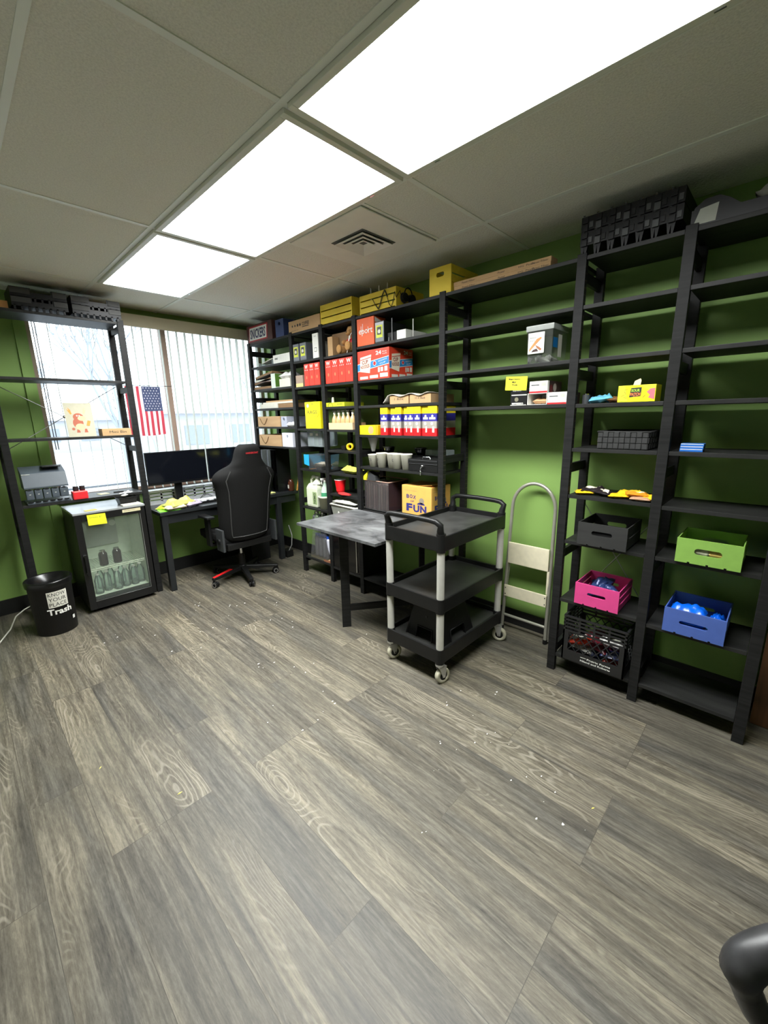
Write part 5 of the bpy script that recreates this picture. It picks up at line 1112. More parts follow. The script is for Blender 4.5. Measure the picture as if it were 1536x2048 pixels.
for s_ in (1, -1):
    mb = MB(); mb.tube([(lz(.62)+.024, s_*.142, .63), (.022, s_*.168, .012)], .008, lt, n=8); mb.build('rear_leg', t)
    mb = MB(); mb.cyl((lz(0), s_*hwf(0), 0), (lz(.02), s_*hwf(0), .03), .0145, plas, n=12); mb.build('foot', t)
mb = MB(); mb.box(-.026, -.142, .505, -.012, .142, .655, cst, Matrix.Translation((lz(.6), 0, 0)), b=.006); mb.build('upper_tread', t)
mb = MB(); mb.box(-.024, -.150, .262, -.012, .150, .345, cst, Matrix.Translation((lz(.3), 0, 0)), b=.004)
for y in (-.14, .14):
    for z in (.28, .325): mb.cyl((lz(.3)-.0255, y, z), (lz(.3)-.023, y, z), .004, plas, n=8)
mb.build('lower_tread', t)
mb = MB(); mb.box(lz(.4)-.010, -.150, .345, lz(.4)-.002, -.135, .505, cst, b=.002); mb.build('side_link', t)

# ================================================================== desk by the window
t = thing('desk', 'black desk under the right half of the window', 'desk', (1.165, 3.83, 0)); w, d = 1.425, .50
desk = wood_mat('black_desk', (.012, .013, .014), (.024, .026, .028), (3, 30, 3), .28, .35)
mb = MB(); mb.box(0, 0, .705, w, d, .735, desk, b=.002); mb.build('desk_top', t)
mb = MB(); mb.box(.03, .02, .625, w-.03, .04, .7045, desk); mb.build('apron', t)
for x in (.01, 1.16):
    for y in (.012, d-.062): mb = MB(); mb.box(x, y, 0, x+.05, y+.05, .7045, desk, b=.002); mb.build('leg', t)
# monitors
mon = pm('monitor_black', 14, 15, 18, .3); scr = pm('dark_screen', 12, 14, 20, .10, noise_amt=0)
def monitor(x, y, rz, label, w=.545):
    t = thing('monitor', label, 'monitor', (x, y, .7355), rz, 'monitors on the desk'); z0, h = .205, .30
    mb = MB(); mb.box(-w/2, 0, z0, w/2, .022, z0+h, mon, b=.004); mb.box(-w*.3, .022, z0+.06, w*.3, .045, z0+h-.06, mon, b=.01); mb.build('housing', t)
    mb = MB(); mb.box(-w/2+.008, -.0012, z0+.022, w/2-.008, 0, z0+h-.008, scr); mb.build('screen', t)
    mb = MB(); mb.box(-.035, .045, .012, .035, .062, z0+.12, mon, b=.003); mb.box(-.11, -.03, 0, .11, .14, .012, mon, b=.004); mb.build('stand', t)
monitor(1.455, 4.09, .02, 'left of two black monitors in front of the window'); monitor(2.022, 4.09, -.04, 'right of two black monitors, half hidden behind the gaming chair', .555)
# white shelf risers with slots
wp = pm('white_plastic_riser', 222, 226, 232, .4)
def riser(x, w, label):
    t = thing('slotted_riser', label, 'riser', (x, 4.255, .7355), 0, 'white slotted risers behind the monitors'); mb = MB()
    d, h = .05, .135; n = max(2, int(w/.10))
    mb.box(0, 0, h-.006, w, d, h, wp); mb.box(0, 0, 0, .006, d, h-.006, wp); mb.box(w-.006, 0, 0, w, d, h-.006, wp)
    zs = [(0, .040), (.050, .072), (.082, .104), (.114, h-.006)]
    for z0, z1 in zs: mb.box(.006, 0, z0, w-.006, .004, z1, wp)
    for i in range(n+1):
        xx = .006+(w-.03)*i/n; mb.box(xx, .0, .03, xx+.018, .004, .12, wp)
    mb.build('riser_body', t)
riser(1.205, .25, 'white slotted riser behind the left monitor, left piece'); riser(1.53, .52, 'white slotted riser behind the monitors, right piece')
# keyboard
t = thing('keyboard', 'black and white keyboard on the desk beside the snack bags', 'keyboard', (1.56, 3.955, .7355), .03); mb = MB(); mb.box(0, 0, 0, .44, .15, .018, plas, b=.004); mb.build('case', t)
mb = MB(); kw = pm('white_keys', 214, 218, 224, .4)
for r_ in range(5):
    for c_ in range(18): mb.box(.006+c_*.024, .008+r_*.028, .018, .026+c_*.024, .032+r_*.028, .026, kw if (r_ > 0 or c_ % 3) else plasg, b=.002)
o = mb.build('keys', t); o['kind'] = 'stuff'
mb = MB(); mb.tube([(1.62, 4.12, .742), (1.70, 4.16, .80), (1.78, 4.13, .745), (1.84, 4.16, .742), (1.88, 4.2, .742)], .0025, plas, n=6); mb.tube([(1.68, 4.23, .742), (1.73, 4.15, .79), (1.80, 4.12, .742)], .0025, plas, n=6); solo(mb, 'cable', 'thin black cables looping behind the keyboard', 'cable')
# bags
sgy = pm('lime_snack_foil', 186, 190, 60, .35); neon = pm('neon_green_paper', 120, 224, 40, .5)
mb = MB(); mb.pouch((.0, 0, 0), .22, .12, .045, sgy, yaw=.55, tilt=-.15, seed=200); solo(mb, 'snack_bag', 'lime green snack bag at the back of the heap on the desk', 'snack bag', (1.31, 4.02, .737), 0, 'snack bags on the desk')
mb = MB(); mb.pouch((.0, 0, 0), .24, .16, .07, pm('lime_snack_foil2', 196, 198, 92, .35), yaw=.3, tilt=-.05, seed=201, m2=pm('pale_bag_print', 190, 180, 120, .5)); solo(mb, 'snack_bag', 'pale lime snack bag with a print in the middle of the heap on the desk', 'snack bag', (1.37, 3.93, .745), 0, 'snack bags on the desk')
mb = MB(); mb.pouch((0, 0, 0), .17, .10, .045, pm('beige_bag', 200, 186, 160, .6), yaw=.1, seed=202); solo(mb, 'snack_bag', 'crumpled beige bag at the front edge of the desk', 'snack bag', (1.31, 3.875, .737), 0, 'snack bags on the desk')
mb = MB(); mb.pouch((0, 0, 0), .15, .09, .05, pm('lilac_bag', 170, 158, 180, .5), yaw=.35, seed=203); solo(mb, 'snack_bag', 'crumpled lilac and white bag beside the keyboard', 'snack bag', (1.475, 3.90, .737), 0, 'snack bags on the desk')
mb = MB(); mb.add([(0, 0, 0), (.17, -.02, .0), (.19, .12, .001), (.02, .15, .001), (0, 0, .002), (.17, -.02, .002), (.19, .12, .003), (.02, .15, .003)], [(0,3,2,1),(4,5,6,7),(0,1,5,4),(1,2,6,5),(2,3,7,6),(3,0,4,7)], neon); solo(mb, 'green_sheet', 'neon green sheet under the snack bags at the left end of the desk', 'paper', (1.175, 3.86, .7358))
# computer
t = thing('computer_tower', 'black computer tower with a glass side on the right end of the desk', 'computer', (2.395, 3.915, .7355)); w, d, h = .17, .365, .455
mb = MB(); 
for a in ((.004, 0, 0, w, d, .006), (.004, 0, h-.006, w, d, h), (w-.005, .005, .006, w, d-.005, h-.006), (.004, 0, .006, w, .005, h-.006), (.004, d-.005, .006, w, d, h-.006)): mb.box(*a, pm('case_black', 16, 16, 18, .35))
mb.build('case', t)
mb = MB(); mb.box(0, .004, .006, .003, d-.004, h-.006, thin_glass('side_glass', (.35, .37, .4), .4, .03)); mb.build('side_glass', t)
mb = MB(); mb.box(w-.012, .05, .05, w-.006, d-.03, h-.03, plasg)
for yy, zz in ((.12, .30), (.12, .16)): mb.lathe([(.02, 0), (.052, 0), (.052, .012), (.045, .012), (.02, .012)], (0, 0, 0), pm('fan_grey', 150, 156, 166, .4), 20, Matrix.Translation((w-.05, yy, zz)) @ Matrix.Rotation(-PI/2, 4, 'Y'))
mb.box(w-.08, .14, .18, w-.02, .34, .21, chrome); mb.build('inner_parts', t)
mb = MB(); mb.box(0, 0, 0, .08, .075, .006, pm('pale_yellow_note', 224, 224, 140, .6)); solo(mb, 'sticky_notes', 'pale yellow pad on the desk below the computer tower', 'notes', (2.27, 3.90, .7356))
mb = MB(); mb.box(0, 0, 0, .012, .10, .17, pm('amber_folder', 206, 146, 64, .6), Matrix.Rotation(.2, 4, 'Y')); mb.poly(((-.001, .02, .03), (0, 1, 0), (0, 0, 1)), [(0, 0), (.04, .01), (.02, .04)], white); solo(mb, 'orange_folder', 'upright orange folder on the desk behind the amber jar', 'folder', (2.53, 3.80+.035, .7356), -.7)if False else solo(mb, 'orange_folder', 'upright orange folder on the desk behind the amber jar', 'folder', (2.575, 3.84, .7356), -.9)
mb = MB(); mb.lathe([(0, 0), (.030, 0), (.034, .01), (.034, .09), (.022, .108), (.022, .125), (0, .125)], (0, 0, 0), pm('amber_glass', 74, 40, 26, .15), 20); mb.rect(((-.036, -.012, .03), (0.0, 1, 0), (0, 0, 1)), 0, 0, .025, .04, offw); solo(mb, 'amber_jar', 'brown glass jar at the right front corner of the desk', 'jar', (2.535, 3.875, .7356))

# ================================================================== gaming chair
CX, CY = 1.80, 3.62
t = thing('gaming_chair', 'black high-backed gaming chair with red trim, back turned, at the desk', 'chair', (CX, CY, 0), 0)
fab = mat('chair_fabric', (.011, .011, .011), .8, nscale=220, noise_amt=.25, bump=.3, spec=.12)
def interp(tab, z):
    for (z0, v0), (z1, v1) in zip(tab, tab[1:]):
        if z <= z1: u = (z-z0)/(z1-z0); u = max(0, min(1, u)); return v0+(v1-v0)*u
    return tab[-1][1]
WT = [(.42, .205), (.46, .238), (.60, .250), (.80, .258), (.93, .275), (1.00, .300), (1.035, .295), (1.07, .262), (1.10, .205), (1.13, .155), (1.17, .128), (1.24, .115), (1.28, .100), (1.305, .070)]
nz, nx = 30, 16; V = []; Fc = []
def bk(u, z, side):
    w = interp(WT, z); x = w*u; curve = .085*abs(u)**2.4*(1 if z < 1.10 else .35)
    base = -.115-.16*(z-.42)
    edge = 1-abs(u)**6; ez = min(1, (z-.42)/.03, (1.305-z)/.03); th = .028+.022*max(0, edge)*max(0.2, ez)
    return (x, base+curve+(-th if side else th), z)
for side in (1, 0):
    for i in range(nz+1):
        for j in range(nx+1):
            V.append(bk(-1+2*j/nx, .42+(1.305-.42)*i/nz, side))
n1_ = (nz+1)*(nx+1)
for i in range(nz):
    for j in range(nx):
        a = i*(nx+1)+j; Fc.append((a, a+1, a+nx+2, a+nx+1)); Fc.append((n1_+a, n1_+a+nx+1, n1_+a+nx+2, n1_+a+1))
for i in range(nz):
    a = i*(nx+1); Fc.append((a, a+nx+1, n1_+a+nx+1, n1_+a)); a += nx; Fc.append((a, n1_+a, n1_+a+nx+1, a+nx+1))
for j in range(nx): Fc.append((j, n1_+j, n1_+j+1, j+1)); a = nz*(nx+1)+j; Fc.append((a, a+1, n1_+a+1, n1_+a))
mb = MB(); mb.add(V, Fc, fab, True); o = mb.build('backrest', t, sub=1)
# back shell piping and red lettering
mb = MB(); P = []
for z in (1.08, 1.0, .9, .75, .6, .50): 
    q = bk(-.72, z, 1); P.append((q[0], q[1]-.003, q[2]))
q0 = [bk(u, .475, 1) for u in (-.70, -.35, 0, .35, .70)]; P += [(a, b-.004, c) for a, b, c in q0]
for z in (.50, .6, .75, .9, 1.0, 1.08): q = bk(.72, z, 1); P.append((q[0], q[1]-.003, q[2]))
mb.tube(P, .0045, pm('grey_piping', 66, 66, 66, .5), n=6); mb.build('piping', t)
mb = MB(); yb_ = bk(0, 1.235, 1)[1]-.004; mb.text(((-.055, yb_, 1.222), (1, 0, 0), (0, -.16, 1)), 'HARDERCHAT', 0, 0, .03, pm('stitched_red', 196, 44, 52, .5), fitw=.115, fith=.016, bold=.03); mb.build('lettering', t)
mb = MB(); mb.box(-.245, -.09, .40, .245, .36, .48, fab, b=.03); mb.box(-.27, -.02, .43, -.20, .34, .50, fab, b=.02); mb.box(.20, -.02, .43, .27, .34, .50, fab, b=.02); mb.build('seat', t)
mb = MB(); mb.box(-.22, -.13, .355, .22, -.02, .415, pm('seat_frame', 14, 14, 14, .5), b=.01); mb.build('seat_frame', t)
for s_ in (-1, 1):
    mb = MB(); mb.box(s_*.285-.012, .06, .38, s_*.285+.012, .14, .64, plas, b=.006); mb.box(min(s_*.20, s_*.275), .08, .37, max(s_*.20, s_*.275), .12, .395, plas); mb.build('arm_post', t)
    mb = MB(); mb.box(s_*.285-.035, .01, .64, s_*.285+.035, .215, .662, plas, b=.01); mb.build('armrest', t)
    mb = MB(); mb.box(s_*.262-.010, -.15, .36, s_*.262+.010, -.02, .56, plasg, b=.004); mb.cyl((s_*.255, -.08, .45), (s_*.285, -.08, .45), .026, plas, n=16); mb.build('recliner_bracket', t)
mb = MB(); mb.box(.272, -.05, .435, .288, .05, .45, red, b=.003) ; mb.build('recline_lever', t)
mb = MB(); mb.cyl((0, .08, .10), (0, .08, .24), .030, plas, n=16); mb.cyl((0, .08, .24), (0, .08, .36), .016, chrome, n=14); mb.box(-.10, -.01, .335, .10, .18, .356, plas, b=.004); mb.build('gas_lift', t)
mb = MB(); mb.lathe([(0, .075), (.045, .075), (.045, .125), (.03, .135), (0, .135)], (0, .08, 0), plas, 20); mb.build('hub', t)
for i, (ax, ay) in enumerate(((-.335, .02), (-.085, -.245), (.300, -.090), (.28, .30), (-.16, .38))):
    v = Vector((ax, ay-.0, 0))-Vector((0, .08, 0)); L = .335; a_ = math.atan2(v.y, v.x); T = Matrix.Translation((0, .08, 0)) @ Matrix.Rotation(a_, 4, 'Z')
    mb = MB(); mb.add([(.03, -.030, .082), (.03, .030, .082), (.03, .026, .122), (.03, -.026, .122), (L, -.019, .066), (L, .019, .066), (L, .016, .090), (L, -.016, .090)], [(0,1,2,3),(4,7,6,5),(0,4,5,1),(1,5,6,2),(2,6,7,3),(3,7,4,0)], plas, False, T)
    o = mb.build('base_leg', t, bevel=.006)
    if i == 0: mb = MB(); mb.add([(.13, -.0205, .118), (.13, .0205, .118), (L-.008, .0165, .0935), (L-.008, -.0165, .0935), (.13, -.0245, .100), (L-.008, -.0190, .076)], [(0, 3, 2, 1), (0, 4, 5, 3)], red, False, T); mb.build('red_inlay', o)
    p = T @ Vector((L-.01, 0, 0)); 
    c = MB(); c.cyl((0, 0, .05), (0, 0, .068), .010, plas, n=10); c.box(-.012, -.005, .035, .03, .005, .055, plas); co = c.build('castor', t, (p.x, p.y, 0), a_+1.9+i*.7)
    for s_ in (-1, 1):
        c = MB(); TT = Matrix.Translation((.016, s_*.014, .0285)) @ Matrix.Rotation(PI/2, 4, 'X')
        c.lathe([(0, -.009), (.026, -.009), (.0285, -.005), (.0285, .005), (.026, .009), (0, .009)], (0, 0, 0), plas, 22, TT); c.lathe([(.016, 0), (.021, 0)], (0, 0, s_*-.0095), alu, 20, TT); c.build('wheel', co)
# box under the desk on the right and power strip
mb = MB(); mb.box(0, 0, 0, .22, .30, .42, pm('cabinet_dark', 20, 20, 21, .6), b=.004); solo(mb, 'under_desk_box', 'dark box standing under the right part of the desk', 'box', (2.06, 3.99, .001))
mb = MB(); mb.tube([(2.50, 3.93, .50), (2.49, 3.86, .40), (2.46, 3.83, .30), (2.44, 3.86, .235)], .005, pm('grey_cord', 130, 130, 128, .5), n=8); mb.box(2.40, 3.84, .16, 2.48, 3.95, .235, plas, b=.004); solo(mb, 'power_strip', 'black power adapter with a grey cord beside the right desk leg', 'adapter', (0, 0, -.16)if False else (0, 0, -.159))

# ================================================================== glass-door fridge
FX, FY, FW, FD, FH = .565, 3.865, .495, .46, .815
t = thing('mini_fridge', 'black glass-door drinks fridge under the left rack', 'fridge', (FX, FY, 0)); sh_ = pm('fridge_black', 16, 16, 17, .35); lin = pm('fridge_liner', 226, 234, 218, .5)
mb = MB(); y0 = .045; k = .035
for a in ((0, y0, .04, k, FD, FH), (FW-k, y0, .04, FW, FD, FH), (k, y0, .04, FW-k, FD, .12), (k, y0, FH-.06, FW-k, FD, FH), (k, FD-k, .12, FW-k, FD, FH-.06)): mb.box(*a, sh_)
mb.build('cabinet', t)
mb = MB(); e_ = .002
for a in ((k, y0+.002, .12, k+e_, FD-k, FH-.06), (FW-k-e_, y0+.002, .12, FW-k, FD-k, FH-.06), (k+e_, y0+.002, .12, FW-k-e_, FD-k, .12+e_), (k+e_, y0+.002, FH-.06-e_, FW-k-e_, FD-k, FH-.06), (k+e_, FD-k-e_, .12+e_, FW-k-e_, FD-k, FH-.06-e_)): mb.box(*a, lin)
mb.box(k+.06, FD-k-.03, .45, FW-.14, FD-k-e_, .74, pm('evaporator', 176, 180, 172, .5), b=.004); mb.cyl((FW-.17, FD-.08, .64), (FW-.17, FD-.066, .64), .026, white, n=16); mb.build('liner', t)
mb = MB(); mb.box(-.004, -.005, FH, FW+.006, FD, FH+.016, pm('silver_top', 196, 200, 204, .3, metal=.6), b=.004); mb.build('top', t)
for x in (.03, FW-.06):
    for y in (.07, FD-.06): mb = MB(); mb.cyl((x+.015, y, 0), (x+.015, y, .04), .016, plas, n=12); mb.build('foot', t)
door = MB(); f = .048
for a in ((0, 0, .03, f, .042, FH-.003), (FW-f*.8, 0, .03, FW, .042, FH-.003), (f, 0, .03, FW-f*.8, .042, .095), (f, 0, FH-.055, FW-f*.8, .042, FH-.003)): door.box(*a, sh_, b=.002)
dr_ = door.build('door', t)
mb = MB(); mb.box(f, .016, .095, FW-f*.8, .020, FH-.055, thin_glass('fridge_glass', (.95, .98, .95), .10, .03, .05, (.7, .76, .7))); mb.build('glass', dr_)
mb = MB(); mb.tube([(f-.002, -.001, .10), (f-.002, -.001, .096), (FW-f*.8, -.001, .096), (FW-f*.8, -.001, FH-.056)], .002, alu, n=5); mb.build('glass_trim', dr_)
mb = MB(); mb.box(.018, -.034, .325, .040, -.020, .50, plas, b=.004); mb.box(.018, -.020, .33, .036, 0, .345, alu, b=.002); mb.box(.018, -.020, .48, .036, 0, .495, alu, b=.002); mb.build('door_handle', dr_)
mb = MB(); mb.rect(((0, -.001, 0), (1, 0, 0), (0, 0, 1)), .33, FH-.032, .465, FH-.008, pm('cream_sticker', 206, 196, 160, .6)); mb.text(((0, -.0015, 0), (1, 0, 0), (0, 0, 1)), 'Refrigerator', .345, FH-.023, .01, plasg, fitw=.08, fith=.007); mb.build('sticker', dr_)
def rack(z, lb):
    mb = MB(); wr = pm('shelf_wire', 210, 214, 196, .35)
    mb.tube([(k+.006, .06, z), (FW-k-.006, .06, z)], .005, wr, n=6); mb.tube([(k+.006, .06, z-.014), (FW-k-.006, .06, z-.014)], .004, wr, n=6); mb.tube([(k+.006, FD-.07, z), (FW-k-.006, FD-.07, z)], .004, wr, n=6)
    for i in range(26): xx = k+.012+(FW-2*k-.024)*i/25; mb.tube([(xx, .06, z+.004), (xx, FD-.07, z+.004)], .0016, wr, n=4)
    mb.build('wire_shelf', t)
rack(.345, '')
mb = MB(); mb.poly(((FX+.085, FY-.0125, FH-.09), (1, 0, -.03), (0, 0, 1)), [(0, 0), (.125, 0), (.122, .085), (-.002, .085)], yel); mb.poly(((FX+.083, FY-.0125, FH+.0045-.009), (1, 0, -.03), (0, .9, .45)), [(0, 0), (.124, 0), (.12, .03), (0, .03)], yel) if False else None
mb.text(((FX+.085, FY-.0131, FH-.09), (1, 0, -.03), (0, 0, 1)), 'Drinks $1', .015, .055, .01, pm('green_marker', 120, 170, 40), fitw=.08, fith=.014); solo(mb, 'sticky_note', 'yellow note hanging over the top of the fridge door', 'note', (0, -.002, 0))
mb = MB(); mb.box(0, 0, 0, .08, .05, .002, pm('mustard_note', 206, 186, 90, .6)); solo(mb, 'sticky_note', 'mustard yellow note lying on top of the fridge', 'note', (FX+.09, FY+.03, FH+.0165), .1)
cola = pm('cola_bottle', 34, 14, 16, .12)
for i, x in enumerate((.165, .265)):
    mb = MB(); mb.lathe([(0, 0), (.030, 0), (.032, .006), (.032, .095), (.026, .108), (.020, .114), (.020, .120)], (0, 0, 0), cola, 22); mb.cyl((0, 0, .118), (0, 0, .128), .021, chrome, n=14)
    solo(mb, 'dark_bottle', ['left of two dark bottles on the wire shelf in the fridge', 'right of two dark bottles on the wire shelf in the fridge'][i], 'bottle', (FX+x, FY+.11, .3512), 0, 'dark bottles in the fridge')
wat = thin_glass('water_bottle_plastic', (.90, .97, .96), .35, .06, .12, (.75, .85, .84))
bt = None
for i, (x, y) in enumerate(((.10, .10), (.17, .13), (.24, .10), (.305, .12), (.37, .11), (.425, .14), (.14, .22), (.22, .23), (.30, .23), (.39, .24))):
    lb = 'clear water bottle standing at the bottom of the fridge'
    if bt is None:
        mb = MB(); mb.lathe([(0, 0), (.029, 0), (.031, .008), (.029, .03), (.031, .06), (.029, .09), (.031, .115), (.014, .155), (.013, .165)], (0, 0, 0), wat, 20); mb.cyl((0, 0, .160), (0, 0, .173), .0145, white, n=12)
        bt = solo(mb, 'water_bottle', lb, 'bottle', (FX+x, FY+y, .1225), 0, 'clear water bottles at the bottom of the fridge')
    else: c = bt.copy(); COL.objects.link(c); c.location = (FX+x, FY+y, .1225)
# black tray with white papers on the fridge
t = thing('black_tub', 'small black tub with white paper on the right of the fridge top', 'tub', (FX+.335, FY+.06, FH+.0165)); w, d, h = .135, .13, .06; mb = MB()
mb.frustum((.012, .012, w-.012, d-.012), (0, 0, w, d), 0, h, plas); mb.box(-.006, -.006, h, w+.006, d+.006, h+.005, plas, b=.002); mb.build('tub_body', t)
mb = MB(); mb.pouch((w/2, d/2, h+.003), w*1.05, d*.9, .03, white, yaw=.5, seed=300); solo(mb, 'napkins', 'crumpled white napkins on the small black tub', 'napkins', (FX+.335, FY+.06, FH+.0225))
mb = MB(); mb.box(0, 0, 0, .14, .06, .014, offw, b=.004); solo(mb, 'white_pad', 'long white pad on the front right corner of the fridge top', 'pad', (FX+.34, FY-.002, FH+.0165), .06)
# --- items on left rack shelf z .928
t = thing('coin_sorter', 'grey coin sorting machine with coin tubes on the left rack', 'coin sorter', (.325, 3.925, .9285), .0); gy = pm('sorter_grey', 72, 80, 88, .45); gyd = pm('sorter_dark', 26, 28, 32, .4); w = .262
mb = MB(); mb.box(0, 0.01, 0, w, .20, .018, gy, b=.004); mb.prism(((0, .018, .115), (0, 1, 0), (0, 0, 1)), [(0, 0), (0, .012), (.035, .110), (.17, .155), (.17, 0)], w, gy); mb.build('body', t, bevel=.004)
for i, (x0, x1) in enumerate(((.004, .050), (.054, .100), (.104, .150), (.154, .200), (.204, .258))):
    mb = MB(); c = (x0+x1)/2; mb.box(x0, .02, .035, x1, .07, .108, gy, b=.010); mb.disc(((0, .0192, 0), (1, 0, 0), (0, 0, 1)), c, .108, .014, gyd, n=14, ry=.007); mb.disc(((0, .0192, 0), (1, 0, 0), (0, 0, 1)), c, .075, .006, offw, n=10, ry=.0025); mb.build('coin_tube', t)
mb = MB()
for i in range(6): mb.cyl((.022+i*.043, .014, .020), (.022+i*.043, .014, .024), .017, gyd, n=14)
mb.build('coin_slot', t) if False else mb.build('slot_row', t)
mb = MB(); FF = ((0, .0275, .115), (1, 0, 0), (0, .333, .943))
for i, x in enumerate((.02, .06, .08, .145, .185, .225)): mb.disc((Vector((0, .0175, .115))+Vector((0, .0, 0)), (1, 0, 0), (0, .30, .954)), x, .022, .006, offw, n=8, ry=.005)
mb.rect(((0, .048, .222), (1, 0, 0), (0, .95, .31)), .015, .01, .075, .035, ink); mb.rect(((0, .048, .222), (1, 0, 0), (0, .95, .31)), .085, .01, .145, .035, ink); mb.rect(((0, .046, .219), (1, 0, 0), (0, .95, .31)), .0, .0, .05, .01, offw)
mb.build('controls', t)
mb = MB(); mb.box(.13, .06, .262, .24, .16, .270, plas, b=.003); mb.build('hopper', t)
t = thing('red_tin', 'small red box beside the coin sorter on the left rack', 'box', (.600, 3.925, .9285)); mb = MB(); rp = pm('coral_red', 214, 40, 48, .4); mb.box(0, 0, 0, .098, .08, .064, rp, b=.010)
for z in (.012, .030, .048): mb.box(-.002, .01, z, .1, .07, z+.004, rp, b=.001)
mb.build('box_body', t); mb = MB(); mb.rect(((0, -.0006, 0), (1, 0, 0), (0, 0, 1)), .008, .060, .09, .063, white); mb.build('edge', t)
for i, x in enumerate((.630, .672)):
    mb = MB(); mb.lathe([(0, 0), (.018, 0), (.020, .010), (.018, .03), (.021, .034), (0, .036)], (0, 0, 0), pm('smoky_caps', 46, 42, 44, .2), 18); solo(mb, 'smoky_cap', ['left of two smoky caps on the small red box', 'right of two smoky caps on the small red box'][i], 'cap', (x, 3.965, .9935), 0, 'smoky caps on the red box')
mb = MB(); mb.box(0, 0, 0, .075, .009, .008, plas); solo(mb, 'pen', 'black pen lying on the low shelf of the left rack', 'pen', (.90, 4.06, .9285), -.2)
mb = MB(); mb.box(0, 0, 0, .07, .07, .002, pm('cream_note', 220, 214, 150, .6)); solo(mb, 'sticky_note', 'cream note on the low shelf of the left rack beside the pen', 'note', (.80, 4.03, .9285), .2)
# picture card and small box, shelf z 1.405
t = thing('picture_card', 'pale card with a cartoon brown moose leaning on the left rack', 'picture', (.655, 3.985, 1.4055), 0); t.rotation_euler = (-.13, .0, .0)
br_, bl_, or_ = pm('moose_brown', 168, 88, 62, .6), pm('moose_pale', 222, 178, 140, .6), pm('moose_orange', 226, 140, 54, .6)
mb = MB(); mb.box(0, 0, 0, .180, .003, .258, pm('cream_card', 178, 174, 152, .6)); F = ((0, -.0008, 0), (1, 0, 0), (0, 0, 1)); F2 = ((0, -.0014, 0), (1, 0, 0), (0, 0, 1)); F3 = ((0, -.002, 0), (1, 0, 0), (0, 0, 1))
mb.disc(F, .075, .105, .034, br_, ry=.040); mb.disc(F2, .085, .075, .032, bl_, ry=.026); mb.disc(F2, .082, .150, .034, br_, ry=.030); mb.disc(F3, .102, .140, .026, bl_, ry=.019)
for x, s in ((.045, -1), (.115, 1)): mb.poly(F, [(x, .175), (x+s*.006, .205), (x+s*.022, .225), (x+s*.014, .200), (x+s*.030, .212), (x+s*.018, .188), (x+s*.010, .170)], or_ if s < 0 else bl_)
mb.poly(F3, [(.125, .085), (.145, .080), (.158, .118), (.138, .124)], or_)
for x in (.055, .105): mb.poly(F, [(x, .032), (x+.024, .032), (x+.018, .06), (x+.006, .06)], br_)
mb.disc(F3, .075, .160, .005, white); mb.disc(F3, .09, .160, .005, white); mb.disc(F, .038, .060, .010, br_); mb.build('card', t)
def dmn(mb, w, d, h): mb.text(FRONT(), 'Mini Bin', .05, h*.35, .02, ink, fitw=.12, fith=h*.35)
mb = MB(); mb.box(0, 0, 0, .205, .12, .055, card, b=.002); dmn(mb, .205, .12, .055); solo(mb, 'small_carton', 'small cardboard carton marked in pen beside the moose picture', 'box', (.865, 3.935, 1.4055), 0)
# trays on top of left rack
def ltray(x, z, label, w=.315):
    t = thing('plastic_tray', label, 'tray', (x, 3.925, z), 0, 'black plastic trays on the left rack'); h = .085; d = .27
    mb = MB(); mb.box(0, 0, .03, w, d, .036, tray)
    for a in ((0, d-.006, w, d), (0, .006, .006, d-.006), (w-.006, .006, w, d-.006)): mb.box(a[0], a[1], .036, a[2], a[3], h, tray)
    mb.box(0, 0, .036, w*.36, .006, h, tray); mb.box(w*.72, 0, .036, w, .006, h, tray); mb.box(w*.36, 0, .036, w*.72, .006, .060, tray)
    for x0, x1 in ((0, .34), (.74, 1)): mb.box(w*x0, -.004, .045, w*x1, 0, h-.004, pm('tray_panel', 44, 44, 42, .6), b=.002)
    mb.build('body', t); mb = MB()
    mb.box(0, .0, .022, w, .012, .030, tray); mb.box(0, d-.02, .022, w, d-.008, .030, tray); mb.box(0, .012, .022, .012, d-.02, .030, tray)
    for i in range(8): xx = w*(i+.2)/8; mb.box(xx, .0, 0, xx+.012, .012, .030, tray); mb.box(xx, d-.02, 0, xx+.012, d-.008, .030, tray)
    mb.build('ribbed_base', t)
for x, nm in ((.465, 'left'), (.805, 'right')):
    for i in range(2): ltray(x, 2.2785+i*.058, 'black plastic tray on the left rack, %s stack, %s tray' % (nm, ['lower', 'upper'][i]))
mb = MB(); mb.box(0, 0, 0, .15, .2, .05, pm('orange_card2', 176, 124, 70, .7), b=.003); solo(mb, 'small_carton', 'small tan carton on top of the left rack, left of the trays', 'box', (.298, 3.96, 2.2785), 0)
# flag
t = thing('flag', 'small stars and stripes flag hanging vertically before the blind', 'flag', (1.150, 4.235, 0)); fr_, fw_, fbl = pm('flag_red', 176, 52, 70, .8), pm('flag_white', 222, 222, 226, .8), pm('flag_blue', 56, 66, 100, .8)
mb = MB(); W, Ht, zt_ = .290, .425, 1.818; nx = 39; ny = 12; cols = []
for i in range(nx+1):
    for j in range(ny+1):
        x = W*i/nx; y = .006*math.sin(i*.55+j*.12)*(j/ny)+.004*math.sin(j*.7); mb.v.append((x, y, zt_-Ht*j/ny-(.01*math.sin(PI*i/nx)*(j/ny)))); cols.append(0)
for i in range(nx):
    for j in range(ny):
        a = i*(ny+1)+j; s = i//3; m_ = fr_ if s % 2 == 0 else fw_
        if i >= 18 and j < 6: m_ = fbl
        mb.f.append((a, a+ny+1, a+ny+2, a+1)); mb.fm.append(mb.mi(m_)); mb.fs.append(True)
